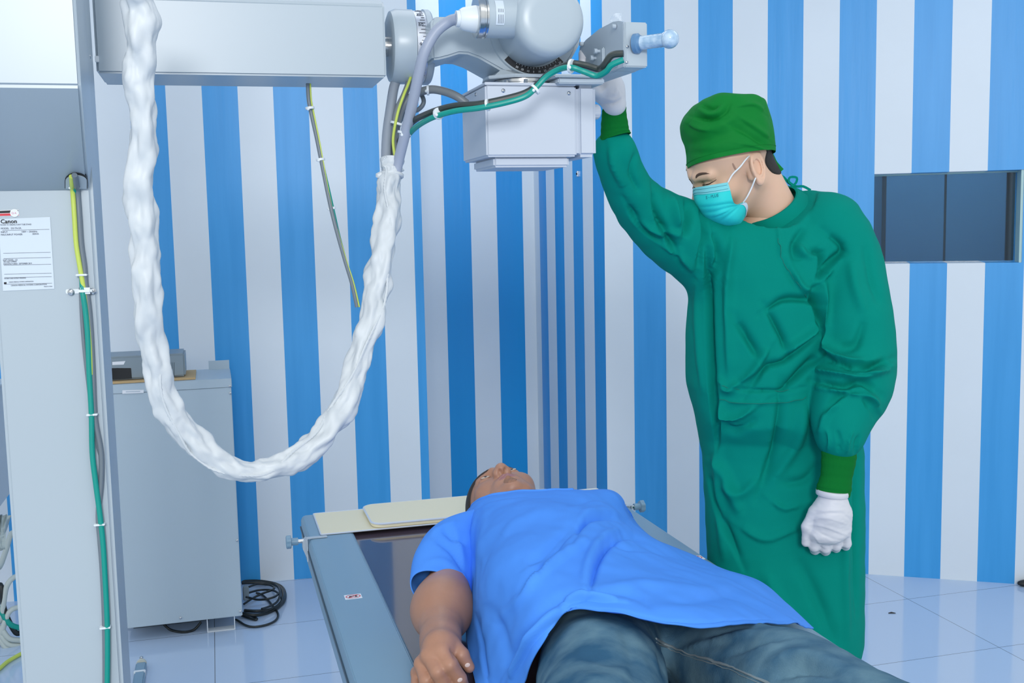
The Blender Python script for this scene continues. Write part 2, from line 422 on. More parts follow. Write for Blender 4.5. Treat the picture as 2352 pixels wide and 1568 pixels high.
# alcove: side wall and back wall
tS, nS = hd(105.3); CS = CR+tR*sR0
eS = [W*k for k in range(0, 7)]+[.932, 1.02]
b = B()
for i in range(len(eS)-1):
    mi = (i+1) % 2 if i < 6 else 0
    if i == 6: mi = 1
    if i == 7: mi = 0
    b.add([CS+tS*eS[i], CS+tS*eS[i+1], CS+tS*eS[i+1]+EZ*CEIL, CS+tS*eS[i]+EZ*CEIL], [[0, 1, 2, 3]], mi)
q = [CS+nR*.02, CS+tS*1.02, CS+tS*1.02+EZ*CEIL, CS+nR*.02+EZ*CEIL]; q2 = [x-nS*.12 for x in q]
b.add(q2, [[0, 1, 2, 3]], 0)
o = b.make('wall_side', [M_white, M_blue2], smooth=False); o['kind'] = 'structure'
KC = CS+tS*1.02                                   # inner corner
tK, nK = hd(10.4); cK = KC@nK; sK = KC@tK
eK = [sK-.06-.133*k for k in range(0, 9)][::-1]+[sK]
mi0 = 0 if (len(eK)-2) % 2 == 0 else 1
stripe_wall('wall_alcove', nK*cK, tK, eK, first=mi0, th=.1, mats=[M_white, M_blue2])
b = B(); s0, s1 = nL*(4.4504+.142)+tL*.45, nK*cK+tK*eK[1]
b.prism([s0, s0-tL*.1, s0-tL*.1+EZ*CEIL, s0+EZ*CEIL], (s0+tS*1.3)-s0); b.make('wall_return', M_white, smooth=False)['kind'] = 'structure'
# floor with tile joints, ceiling
def floor_mat():
    m = bpy.data.materials.new('pale glazed tile'); m.use_nodes = True; nt = m.node_tree; L = nt.links; bs = nt.nodes['Principled BSDF']
    tc = nt.nodes.new('ShaderNodeTexCoord'); mp = nt.nodes.new('ShaderNodeMapping'); L.new(tc.outputs['Object'], mp.inputs[0])
    mp.vector_type = 'POINT'
    br = nt.nodes.new('ShaderNodeTexBrick'); br.offset = 0; br.squash = 1; br.inputs['Scale'].default_value = 1
    br.inputs['Brick Width'].default_value = TW; br.inputs['Row Height'].default_value = TH; br.inputs['Mortar Size'].default_value = .0016; br.inputs['Mortar Smooth'].default_value = .3
    br.inputs['Color1'].default_value = lin((186, 206, 230))+(1,); br.inputs['Color2'].default_value = lin((183, 203, 228))+(1,); br.inputs['Mortar'].default_value = lin((112, 122, 134))+(1,)
    L.new(mp.outputs[0], br.inputs['Vector']); L.new(br.outputs['Color'], bs.inputs['Base Color'])
    bs.inputs['Roughness'].default_value = .09; bs.inputs['Specular IOR Level'].default_value = .55
    n = nt.nodes.new('ShaderNodeTexNoise'); n.inputs['Scale'].default_value = 2.2; L.new(mp.outputs[0], n.inputs['Vector'])
    bp = nt.nodes.new('ShaderNodeBump'); bp.inputs['Strength'].default_value = .05; L.new(n.outputs['Fac'], bp.inputs['Height']); L.new(bp.outputs[0], bs.inputs['Normal'])
    return m
H_ = CAMZ/1.4
TW, TH = .4908*H_, .4815*H_
U0 = 2.4005*H_; V0 = 3.349*H_
fl = bpy.data.meshes.new('floor'); ku, kv = 14, 14
au, av = -ku*TW, -kv*TH
fl.from_pydata([(au, av, 0), (-au, av, 0), (-au, -av, 0), (au, -av, 0), (au, av, -.1), (-au, av, -.1), (-au, -av, -.1), (au, -av, -.1)], [], [[0, 1, 2, 3], [7, 6, 5, 4], [0, 4, 5, 1], [1, 5, 6, 2], [2, 6, 7, 3], [3, 7, 4, 0]])
fo = bpy.data.objects.new('floor', fl); COL.objects.link(fo); fl.materials.append(floor_mat()); fo.location = tuple(R(U0-3*TW, V0-3*TH, 0)); fo.rotation_euler = (0, 0, A); fo['kind'] = 'structure'
b = B(); b.prism([(-4, 1.3, CEIL), (4.5, 1.3, CEIL), (4.5, 7, CEIL), (-4, 7, CEIL)], (0, 0, .1)); b.make('ceiling', M_ceil, smooth=False)['kind'] = 'structure'
# small fittings and scraps
hk = B(); c = onpl(1328, 399, -nS, float((CS)@(-nS)))
hk.prism([c+tS*-.008-EZ*.012, c+tS*.008-EZ*.012, c+tS*.008+EZ*.012, c+tS*-.008+EZ*.012], nS*.006)
o = hk.make('wall_plate', M_steel, bevel=.001); tag(o, 'small steel plate screwed to the narrow blue stripe in the alcove', 'wall plate')
bb = B().ball(c+nS*.007, .004, 8, 6).make('plug', M_black, o)
sc = B(); c = onz(2048, 1408, .001); sc.tube([c+np.array([-.012, 0, .001]), c+np.array([0, .003, .0015]), c+np.array([.014, -.002, .001])], [.0012, .003, .0012], 6)
tag(sc.make('floor_scrap', M_black), 'tiny dark scrap lying on the floor tiles right of the green gown', 'scrap')
# dark object at the foot of the right wall
c = onz(2345, 1346, 0); b = B()
b.ball(c+np.array([.03, .0, .012]), (.045, .02, .014), 14, 8); b.ball(c+np.array([.05, .01, .018]), (.03, .018, .02), 12, 8)
tag(b.make('dark_bundle', M_black), 'dark object at the foot of the right wall at the picture edge', 'bundle')

# ------------------------------------------------------------------ x-ray tube stand
ST = thing('x_ray_tube_stand', tuple(R(-.25, 1.9, 0)), 'white floor mounted x-ray tube stand with column, arm and tube head above the patient', 'x-ray machine')
ST2 = ST
cu0, cu1, cv0, cv1 = -.322, -.172, 1.81, 1.95
column = B().box(cu0, cu1, cv0, cv1, 0.02, 2.6).make('column', M_mach, ST, bevel=.006, bseg=3)
B().box(cu0-.03, cu1+.03, cv0-.03, cv1+.05, .0, .05).make('column_foot', M_machgrey, ST, bevel=.004)
# carriage: protruding hood with sloping underside
zt, z1, z2 = 2.2, onv(178, 199, 1.75)[2], onv(205, 435, 1.81)[2]
uR = -.1775; uL = -.40
zf = onv(178, 199, 1.58)[2]
hp = [(1.58, zf, .0205), (1.58, zt, .0205), (1.98, zt, 0), (1.98, z2, 0), (1.806, z2, 0)]
b = B(); n5 = len(hp); b.add([R(uL, a, z) for a, z, _ in hp]+[R(uR+t_, a, z) for a, z, t_ in hp], [list(range(5))[::-1], [5, 9, 8], [5, 8, 7], [5, 7, 6]]+[[i, (i+1) % 5, 5+(i+1) % 5, 5+i] for i in range(5)])
b.make('carriage_hood', M_mach, ST, bevel=.004, bseg=2)
screw(onu(196, 119, uR+.0005), E1, .005, ST)
screw(onu(200, 560, cu1+.001) if False else R(cu1, 1.9, 1.72), E1, .004, ST)
# cable hole with dark arch in the hood
p0_, p1_ = R(0, 1.58, zf), R(0, 1.806, z2); sl_ = (p1_-p0_)/np.linalg.norm(p1_-p0_); nh = np.cross(E1, sl_); nh = nh if nh@E2 < 0 else -nh
ch_ = float(p0_@nh)+.0008
def archp(x0, x1, yb, yt): return [(x0, yb)]+[((x0+x1)/2-(x1-x0)/2*math.cos(math.pi*k/12), yb-18+0*k-(yb-18-yt)*math.sin(math.pi*k/12)) for k in range(13)]+[(x1, yb)]
B().prism([onpl(x, y, nh, ch_) for x, y in archp(149, 201, 433, 397)], -nh*.004).make('cable_opening', M_black, ST)
o = B().prism([onpl(x, y, nh, ch_+.001) for x, y in archp(150.5, 199.5, 433.5, 403)], -nh*.0008).make('opening_back', M_mach, ST); o['label'] = 'white column face seen in the arched opening'
# plates on the column
def plate(x0, y0, x1, y1, x2, y2, x3, y3, name, m, d=.001, parent=None, bevel=0):
    q = [onv(x, y, cv0-d) for x, y in ((x0, y0), (x1, y1), (x2, y2), (x3, y3))]
    return B().prism(q, E2*(d*.8)).make(name, m, parent or column, bevel=bevel)
lab = plate(-4, 503, 115, 498, 125, 663, 7, 668, 'name_plate', M_label, .0012)
lab['label'] = 'pale rating plate with printed model data'
XR, YD = E1, EZ
def lt(s, x, y, size, m=M_ink, sx=1, d=.0016, al='LEFT'): return text(s, onv(x, y, cv0-d), E1, EZ, size, m, lab, extrude=.0001, sx=sx, align=al)
px1 = 1.81/FPX*1.0
lt('Canon', 1, 513, 12*px1, M_inkb, 1.0); lt('Canon', 1.7, 513.1, 12*px1, M_inkb, 1.0); lt('Canon', 1.3, 512.6, 12*px1, M_inkb, 1.0)
lt('FLOOR TO CEILING X-RAY TUBE STAND', 1, 518, 4.4*px1, sx=.75)
lt('MODEL   DS-TA-5A', 2, 526.5, 5.2*px1, sx=.9); lt('INPUT', 2, 535, 5.2*px1, sx=.9); lt('100V ~ 50/60Hz', 49, 534, 5.2*px1, sx=.9)
lt('MAX.INPUT POWER', 2, 541, 5.2*px1, sx=.9); lt('300VA', 74, 539, 5.2*px1, sx=.9)
lt('EQPT PANEL : X2', 7, 599, 4.6*px1, sx=.8); lt('SN A2D1Y99007', 8, 603, 4.6*px1, sx=.8); lt('MANUFACTURED : SEPTEMBER 2019', 8, 608, 4.6*px1, sx=.75)
lt('PATENT AND PATENT PENDING', 10, 641, 3.6*px1, sx=.8); lt('CANON MEDICAL SYSTEMS CORPORATION', 20, 649, 3.4*px1, sx=.72); lt('CANON MEDICAL SYSTEMS CORPORATION', 25, 657, 4.2*px1, sx=.85); lt('MADE IN CHINA', 101, 659, 2.8*px1, sx=.8)
for y in (528.5, 581, 593, 608.5, 629, 637, 652):
    q0 = onv(4+(y-503)*.045, y+.9, cv0-.0016); q1 = onv(112+(y-503)*.05, y-1.6, cv0-.0016)
    B().prism([q0, q1, q1+EZ*.0004, q0+EZ*.0004], E2*.0004).make('rule_line', M_ink, lab)
q = [onv(x, y, cv0-.0014) for x, y in ((9, 648), (15, 647.6), (15, 652), (9, 652.4))]; B().prism(q, E2*.0008).make('print_mark', M_inkb, lab)
qa = plate(-6, 483, 43, 481, 44.5, 495.5, -6, 497, 'sticker', M_paper, .0012); qa['label'] = 'small white black and red round emblem sticker'
q = [onv(x, y, cv0-.0016) for x, y in ((-6, 484.5), (42, 482.3), (42.3, 488), (-6, 489.8))]; B().prism(q, E2*.0006).make('black_band', M_inkb, qa)
q = [onv(x, y, cv0-.0016) for x, y in ((-6, 491), (42.6, 489), (43, 494.5), (-6, 496))]; B().prism(q, E2*.0006).make('red_band', M_red, qa)
c = onv(33, 489, cv0-.002); B().lathe(c, E2, [(0, 8.4*px1), (.0008, 8.4*px1)], 24).make('round_emblem', M_paper, qa)
text('Q A', c-E1*.0042-EZ*.0014-E2*.0003, E1, EZ, .0040, mat('pink print', (214, 130, 150), .6), qa, extrude=.0001)
# clamp on the column
c0, c1 = onv(152, 670, cv0-.002), onv(219, 668, cv0-.002)
b = B(); dd = c1-c0; hz = EZ*.0055
b.prism([c0-hz*.6, c1-hz*.6, c1+E1*.001, c1+hz*.7, c0+hz*.7, c0-E1*.001], E2*.0018)
clampo = b.make('cable_clamp', M_tie, ST, bevel=.0006)
screw(onv(163, 671, cv0-.003), -E2, .0052, clampo); screw(onv(213, 669, cv0-.003), -E2, .0052, clampo)
b = B(); c = onv(195, 668, cv0-.016); b.prism([c-E1*.010-EZ*.005, c+E1*.010-EZ*.005, c+E1*.010+EZ*.005, c-E1*.010+EZ*.005], E2*.012); b.make('strap', M_tie, clampo, bevel=.003)
# horizontal arm (beam)
bv = 1.97
zb0 = onv(880, 200, bv+.14)[2]; zb1 = onv(880, 178, bv)[2]; zt1 = onv(885, 12, bv)[2]; zt0 = zt1+.012
ub0 = -.17; ub1 = (onv(886, 100, bv)@E1)
sec = [(bv, zb1), (bv, zt1), (bv+.014, zt0), (bv+.14, zt0), (bv+.155, zt1), (bv+.155, zb1), (bv+.14, zb0), (bv+.006, zb0)]
beam = B().prism([R(ub0, a, z) for a, z in sec], E1*(ub1-ub0)).make('horizontal_arm', M_mach, ST, bevel=.004, bseg=2)
c = onv(223, 136, bv-.002); B().box(float(c@E1)-.003, float(c@E1)+.003, bv-.006, bv, c[2]-.005, c[2]+.005).make('latch', M_tie, ST, bevel=.0006)
# pivot
dc = onv(918, 108, bv+.075); du = float(dc@E1); dz = dc[2]; dvv = bv+.075
rD = 83/FPX*2.06*.985
def upt(x, v=dvv): return float(onv(x, 108, v)@E1)
uu0, uu1, uu2, uu3 = upt(891), upt(944), upt(946), upt(977)
B().lathe(R(ub1-.01, dvv, dz), E1, [(0, .018), (uu0-ub1+.02, .018)], 20).make('pivot_shaft', M_steel, ST)
B().lathe(R(uu0, dvv, dz), E1, [(0, rD*.55), (0, rD-.012), (.003, rD-.004), (.012, rD), (uu1-uu0, rD), (uu1-uu0, .02)], 48).make('pivot_drum', M_mach, ST)
scale = B().lathe(R(uu1+.001, dvv, dz), E1, [(0, rD-.002), (uu3-uu1-.006, rD-.002), (uu3-uu1-.006, .02)], 48).make('angle_scale_ring', mat('brushed scale aluminium', (206, 212, 222), .3, .55), ST)
scale['label'] = 'silver angle scale ring with degree marks'
B().lathe(R(uu3-.006, dvv, dz), E1, [(0, rD+.001), (.009, rD+.001), (.0125, rD-.002), (.0125, .02)], 48).make('pivot_flange', M_machgrey, ST)
rr = rD-.0018
for k in range(-9, 19):
    a = math.radians(-4+k*6.0); ca, sa = math.cos(a), math.sin(a)     # angle up from the side facing the camera
    n = -E2*ca+EZ*sa; tt = E2*sa+EZ*ca; ln = .013 if k % 3 == 0 else .009 if k % 3 == 1 else .006
    p = R(uu3-.010-ln, dvv, dz)+n*rr
    B().prism([p-tt*.0004, p+E1*ln-tt*.0004, p+E1*ln+tt*.0004, p+tt*.0004], n*.0006).make('degree_mark', M_ink, scale)
for s_, k in (('90', 0), ('60', 9), ('30', 16), ('60', -10)):
    a = math.radians(-4+k*3.6); ca, sa = math.cos(a), math.sin(a); n = -E2*ca+EZ*sa; tt = E2*sa+EZ*ca
    text(s_, R(uu1+.004, dvv, dz)+n*(rr+.0004)-tt*.003, E1, tt, .0095, M_ink, scale, extrude=.0001)
# yoke
yv0, yv1 = 1.93, 2.06
ypx = [(990, 52), (994, 41), (1004, 38), (1100, 38), (1120, 0), (1140, -35), (1190, -55), (1250, -60), (1300, -30), (1330, 10), (1340, 60), (1330, 105), (1312, 138), (1285, 162), (1250, 176), (1215, 181), (1185, 176), (1155, 164), (1125, 147), (1100, 133), (1075, 124), (1055, 123), (1030, 131), (1010, 136), (993, 138)]
ys = [onv(x, y, yv0) for x, y in ypx]
cen = np.mean(ys, 0)
b = B(); b.prism(ys, E2*(yv1-yv0)); b.make('yoke', M_mach, ST, bevel=.004, bseg=2, ang=40)
tc_ = onv(1225, 69, yv0); tu, tz = float(tc_@E1), tc_[2]
ringR = 98/FPX*1.96
B().lathe(R(tu, yv0-.004, tz), E2, [(0, ringR-.012), (0, ringR+.004), (.004, ringR+.006), (.02, ringR+.006)], 64).make('trunnion_ring', M_mach, ST)
B().lathe(R(tu-.0, yv1+.001, tz), E2, [(0, ringR*1.02), (.018, ringR*1.02), (.02, ringR*.9)], 48).make('rear_yoke_disc', M_machgrey, ST)
# black tilt scale: an arc plate on the ring
def arcplate(r0, r1, a0, a1, v, th, n=30):
    b = B(); V = []
    for i in range(n+1):
        a = math.radians(a0+(a1-a0)*i/n); d = E1*math.sin(a)-EZ*math.cos(a)
        for r in (r0, r1):
            for q in (v, v-th): V.append(R(tu, q, tz)+d*r)
    F = []
    for i in range(n):
        o = 4*i; F += [[o+1, o+3, o+7, o+5], [o, o+4, o+6, o+2], [o+2, o+6, o+7, o+3], [o, o+1, o+5, o+4]]
    F += [[0, 2, 3, 1], [4*n, 4*n+1, 4*n+3, 4*n+2]]
    return b.add(V, F)
M_inkp = mat('black scale plate', (24, 28, 34), .4); M_wink = mat('white print', (236, 240, 244), .5)
tsc = arcplate(ringR-.0105, ringR+.0015, -46, 44, yv0-.0042, .0015).make('tilt_scale', M_inkp, ST); tsc['label'] = 'black curved tilt scale with white numbers'
for k in range(-6, 11):
    a = math.radians(-2+k*4.6); d = E1*math.sin(a)-EZ*math.cos(a); t = E1*math.cos(a)+EZ*math.sin(a); p = R(tu, yv0-.0059, tz)+d*(ringR-.0100)
    ln = .0035 if k % 2 == 0 else .0022
    B().prism([p-t*.0003, p+t*.0003, p+t*.0003+d*ln, p-t*.0003+d*ln], -E2*.0003).make('scale_tick', M_wink, tsc)
for s_, k in (('0', 0), ('10', -2), ('20', -4), ('30', -6), ('10', 2), ('20', 4), ('30', 6), ('40', 8), ('50', 10)):
    a = math.radians(-2+k*4.15); d = E1*math.sin(a)-EZ*math.cos(a); t = E1*math.cos(a)+EZ*math.sin(a)
    text(s_, R(tu, yv0-.0062, tz)+d*(ringR-.0004), t, -d, .0052, M_wink, tsc, extrude=.0001, align='CENTER')
# tube housing
nc = onv(1268, 42, 1.80); nu, nz = float(nc@E1), nc[2]; rN = 84/FPX*1.86
tu2 = (tu+nu)/2
B().lathe(R(nu, 1.80, nz), E2, [(0, .0), (.0, rN*.55), (.0015, rN*.8), (.007, rN*.93), (.018, rN*.995), (.03, rN), (.13, rN), (.15, rN*.96), (.3, rN*.95), (.31, rN*.5)], 64, cap=False).make('tube_housing', M_mach, ST, ang=50)
th = B().lathe(R(tu, 1.865, tz), E2, [(0, rN*.9), (.005, .061), (.07, .0625), (.09, rN*.9)], 64).make('housing_body', M_mach, ST, ang=50)
a = math.radians(-8); d = E1*math.sin(a)-EZ*math.cos(a)
q = [onv(x, y, 1.858) for x, y in ((1208, 133), (1240, 128), (1250, 134), (1213, 142))]
# cable socket on the left of the tube
s0 = onv(1190, 42, 1.845); su, sz = float(s0@E1), s0[2]
kx = lambda x: float(onv(x, 42, 1.845)@E1)
rS = 45/FPX*1.90
B().lathe(R(kx(1112), 1.845, sz), E1, [(0, rS*.6), (0, rS), (kx(1250)-kx(1112), rS), ], 40).make('cable_socket', M_mach, ST)
B().lathe(R(kx(1091), 1.845, sz), E1, [(0, rS*1.0), (.002, rS*1.05), (.009, rS*1.05), (.010, rS*.98), (.013, rS*.98), (.014, rS*1.04), (kx(1113)-kx(1091), rS*1.04), (kx(1113)-kx(1091), rS*.9)], 40).make('socket_rim', M_steel, ST)
bt = B().lathe(R(kx(1047), 1.845, onv(1047, 43, 1.845)[2]), E1, [(0, .0135), (.006, .0135), (.006, .0155), (.012, .019), (kx(1094)-kx(1047), .0235)], 32).make('cable_boot', M_tie, ST)
a0, a1 = -20, 35
b = B(); V = []
for i, aa in enumerate(np.linspace(-30, 42, 12)):
    r_ = math.radians(aa); n = -E2*math.cos(r_)+EZ*math.sin(r_)
    V += [R(kx(1128), 1.845, sz)+n*(rS+.0006), R(kx(1147), 1.845, sz)+n*(rS+.0006)]
b.add(V, [[2*i, 2*i+1, 2*i+3, 2*i+2] for i in range(11)]); so = b.make('socket_label', M_label, ST)
for j in range(4):
    p_ = kx(1133+3.4*j)
    for (lo_, hi_) in ((-26, -2), (4, 14)):
        bb = B(); V = []
        for aa in np.linspace(lo_, hi_, 6):
            r_ = math.radians(aa); n = -E2*math.cos(r_)+EZ*math.sin(r_); V += [R(p_, 1.845, sz)+n*(rS+.0009), R(p_+.0007, 1.845, sz)+n*(rS+.0009)]
        bb.add(V, [[2*i, 2*i+1, 2*i+3, 2*i+2] for i in range(5)]); bb.make('print_line', M_ink, so)
screw(onv(1200, 87, 1.86), -E2, .0028, ST)
# mounting stack between yoke and collimator
zc1 = onv(1117, 193, 1.87)[2]; mu = .565; mv = 1.955
b = B(); oc = [R(mu+.075*math.cos(math.radians(22.5+45*k)), mv+.06*math.sin(math.radians(22.5+45*k)), zc1+.017) for k in range(8)]
b.prism(oc, (0, 0, .006)); b.make('mount_plate', M_machgrey, ST, bevel=.001)
rg = B(); rg.lathe(R(mu, mv, zc1-.001), EZ, [(0, .056), (.004, .056), (.004, .051), (.008, .051), (.009, .048), (.012, .048), (.012, .053), (.017, .053)], 48).make('mount_ring', M_steel, ST)
for a in (-140, -100, -55): B().lathe(R(mu+.052*math.cos(math.radians(a)), mv+.052*math.sin(math.radians(a)), zc1+.004), EZ, [(0, .0045), (.01, .0045)], 6).make('bolt', M_steel, ST)
B().prism([R(mu-.06, 1.93, zc1+.022), R(mu+.06, 1.93, zc1+.022), R(mu+.04, 1.93, zc1+.035), R(mu-.045, 1.93, zc1+.035)], E2*.1).make('mount_block', M_mach, ST, bevel=.002)
# collimator
cv = 1.87; cz0 = onv(1117, 360, cv)[2]; cz1 = zc1; cu_0 = float(onv(1117, 300, cv)@E1); cu_1 = float(onv(1325, 300, cv)@E1); cu_2 = float(onv(1370, 300, cv)@E1)
coll = B().box(cu_0, cu_1, cv, cv+.185, cz0, cz1).make('collimator', M_coll, ST, bevel=.0035, bseg=3)
B().box(cu_0-.001, cu_1-.001, cv-.001, cv+.186, cz1-.0015, cz1+.0035).make('lid', M_coll, coll, bevel=.001)
B().box(cu_1+.0006, cu_2, cv-.002, cv+.18, cz0-.001, cz1+.001).make('end_cover', M_coll, coll, bevel=.007, bseg=3)
t0 = onv(1134, 366, cv+.012); t1 = onv(1308, 383, cv+.012)
B().box(float(t0@E1), float(t1@E1), cv+.012, cv+.165, t1[2], cz0+.001).make('beam_outlet', M_coll, coll, bevel=.004, bseg=3)
for x, y in ((1156, 208), (1307, 214)): screw(onv(x, y, cv-.0005), -E2, .0036, coll)
screw(onu(1092, 217, cu_0-.0005), -E1, .0036, coll)
kb = B(); kp = onu(1371, 257, cu_2); kv = cv+.02; kp = R(cu_2, kv, onv(1375, 257, kv)[2])
rk = .0135
kb.tube([kp, kp+E1*.002, kp+E1*.009, kp+E1*.0125, kp+E1*.0128], [rk, rk, rk, rk*.82, .001], 48, fn=lambda t, a: 1-.05*(math.sin(a*12) > .3))
kb.make('adjusting_knob', M_coll, coll)
# L bracket, grip box and grip
lz = onv(1300, 172, 1.86)[2]; gu0 = .684
lu1 = float(onv(1391, 150, 1.84)@E1)
b = B(); b.box(tu+.01, lu1-.004, 1.84, 1.93, lz-.006, lz-.001); b.box(lu1-.0055, lu1, 1.84, 1.93, lz-.004, onv(1390, 108, 1.84)[2])
b.make('angle_bracket', M_mach, ST, bevel=.002, bseg=2)
b = B(); b.box(tu+.02, gu0+.002, 1.85, 1.96, lz-.016, lz-.006); b.make('support_bar', M_machgrey, ST, bevel=.002)
for x, y in ((1358, 132), (1381, 121), ): 
    p = onv(x, y, 1.87); p = R(lu1-.004, 1.875 if x < 1370 else 1.855, p[2]); B().lathe(p-E1*.012, E1, [(0, .0045), (.0055, .0045), (.0055, .0028), (.012, .0028)], 12).make('bolt', M_machgrey, ST)
bz0 = onv(1484, 155, 1.75)[2]; bz1 = onv(1487, 52, 1.75)[2]
gb = []
for (x, y) in ((1433, 163), (1433, 47), (1420, 48), (1407, 50), (1376, 66), (1345, 91), (1331, 108), (1330, 135), (1338, 190)):
    p = onu(x, y, gu0); gb.append((float(p@E2), p[2]))
gb[0] = (1.752, bz0); gb[1] = (1.752, bz1)
gu1 = float(onv(1485, 100, 1.752)@E1)
b = B(); b.prism([R(gu0, a, z) for a, z in gb], E1*.006); b.make('quadrant_plate', M_machgrey, ST, bevel=.001)
B().box(gu0+.001, gu1, 1.748, 1.80, bz0, bz1).make('grip_box', M_mach, ST, bevel=.002, bseg=2)
b = B(); b.prism([R(gu0+.006, 1.80, bz0), R(gu1, 1.80, bz0), R(gu1, 1.96, bz0+.002), R(gu0+.006, 1.96, bz0+.002)], EZ*.004); b.make('grip_floor', M_machgrey, ST)
screw(onv(1441, 107, 1.747), -E2, .0026, ST); screw(onv(1440, 143, 1.747), -E2, .0026, ST)
for x, y in ((1414, 61), (1339, 101), (1416, 148)): 
    p = onu(x, y, gu0-.001); B().lathe(p, -E1, [(0, .004), (.006, .004), (.0065, .003)], 10).make('bolt', M_machgrey, ST)
g0 = onv(1463, 100, 1.745); g1 = P(1538, 90, g0[1]-.03)
gd = (g1-g0)/np.linalg.norm(g1-g0); gl = np.linalg.norm(g1-g0)
grip = B().lathe(g0-gd*.004, gd, [(0, .0165), (.007, .0165), (.009, .0135), (.012, .0125), (.012, .01)], 32).make('grip_collar', M_grip, ST)
B().tube([g0+gd*gl*t for t in np.linspace(.1, .92, 14)], .0115, 20, fn=lambda t, a: 1+.05*math.sin(t*40+2*a)*math.sin(3*a+t*9)).make('grip_handle', M_wrap, ST)
B().ball(g1, .0155, 20, 14).make('grip_ball', M_wrap, ST)
b = B(); fp = onv(1405, 48, 1.80)
for k in range(7):
    pass
G = np.array([[fp+E1*(i*.0035-.002)+EZ*(.014*math.sin(.5+i*.25)*(j/4))+E2*(.004*math.sin(i+j)) for i in range(7)] for j in range(5)])
b.grid(G); b.make('plastic_wrap', mat('thin clear plastic', (220, 232, 244), .15, alpha=.45), ST)
# ------------------------------------------------------------------ examination table
TZ = .70
tu0, tu1, tv0, tv1 = .19, 1.022, .62, 2.80
TB = thing('examination_table', tuple(R(.6, 1.7, 0)), 'blue grey x-ray examination table with smoked panel top under the lying patient', 'table')
def rail(u0, u1, out):      # long rail with rounded shoulder outside
    s = [(u0, TZ-.075), (u0, TZ-.012), (u0+.004, TZ-.003), (u0+.012, TZ), (u1-.006, TZ), (u1, TZ-.005), (u1, TZ-.03), (u1-.02, TZ-.075)]
    if out > 0: s = [(u0+u1-a, z) for a, z in s][::-1]
    return B().prism([R(a, tv0, z) for a, z in s], E2*(tv1-tv0)).make('side_rail', M_rail, TB, bevel=.0015)
r1 = rail(tu0, .302, -1); r2 = rail(tu1-.112, tu1, 1)
B().prism([R(tu0-.003, tv0, TZ-.034), R(tu0+.001, tv0, TZ-.034), R(tu0+.001, tv0, TZ-.028), R(tu0-.003, tv0, TZ-.028)], E2*(tv1-tv0)).make('rail_groove', M_raild, r1)
B().prism([R(tu1-.001, tv0, TZ-.034), R(tu1+.003, tv0, TZ-.034), R(tu1+.003, tv0, TZ-.028), R(tu1-.001, tv0, TZ-.028)], E2*(tv1-tv0)).make('rail_groove', M_raild, r2)
B().box(tu0+.01, tu1-.01, tv1-.03, tv1+.004, TZ-.07, TZ-.008).make('end_rail', M_rail, TB, bevel=.004)
B().box(tu0+.01, tu1-.01, tv0-.004, tv0+.03, TZ-.07, TZ-.008).make('end_rail', M_rail, TB, bevel=.004)
B().box(.302, tu1-.112, tv0+.03, tv1-.03, TZ-.022, TZ-.008).make('tabletop_panel', M_glass_top, TB)
B().box(tu0+.06, tu1-.06, tv0+.1, tv1-.1, TZ-.13, TZ-.024).make('underframe', M_raild, TB, bevel=.004)
for vv in (tv0+.35, tv1-.45):
    B().box(tu0+.16, tu1-.16, vv-.12, vv+.12, .03, TZ-.12).make('pedestal', M_rail, TB, bevel=.01)
B().box(tu0+.1, tu1-.1, tv0+.15, tv1-.2, .0, .035).make('floor_plate', M_raild, TB, bevel=.005)
def no_sticker(c, u, v, parent, w_=.034, h_=.026):
    c = np.array(c); z = .0006
    st = B().prism([c-u*w_/2-v*h_/2, c+u*w_/2-v*h_/2, c+u*w_/2+v*h_/2, c-u*w_/2+v*h_/2], EZ*z).make('warning_sticker', M_paper, parent); st['label'] = 'white sticker with a red prohibition circle'
    def P2(a, b): return c+u*a+v*b+EZ*(z+.0002)
    b = B(); V = []; n = 28
    for i in range(n):
        a = 2*math.pi*i/n
        V += [P2(.0150*math.cos(a), .0105*math.sin(a)), P2(.0132*math.cos(a), .0088*math.sin(a))]
    b.add(V, [[2*i, 2*i+1, (2*i+3) % (2*n), (2*i+2) % (2*n)] for i in range(n)])
    a0 = P2(-.0105, -.0075); a1 = P2(.0105, .0075); pn = np.array(u)*.0006-np.array(v)*.0009
    b.add([a0-pn, a1-pn, a1+pn, a0+pn], [[0, 1, 2, 3]]); 
    g = B(); g.add([P2(-.008, -.004), P2(-.002, -.004), P2(-.002, .004), P2(-.008, .004)], [[0, 1, 2, 3]]); g.add([P2(-.001, .005), P2(.005, .005), P2(.0085, .001), P2(.0085, -.004), P2(.004, -.004), P2(.003, .001), P2(-.001, .001)], [list(range(7))])
    g.make('pictogram', M_inkb, st, smooth=False)
    for v_ in range(len(b.v)): b.v[v_] = tuple(np.array(b.v[v_])+EZ*.0003)
    b.make('prohibition_ring', M_red, st, smooth=False)
no_sticker(onz(811, 1370, TZ), E1, E2, r1)
no_sticker(onz(1598, 1281, TZ), E1, E2, r2)
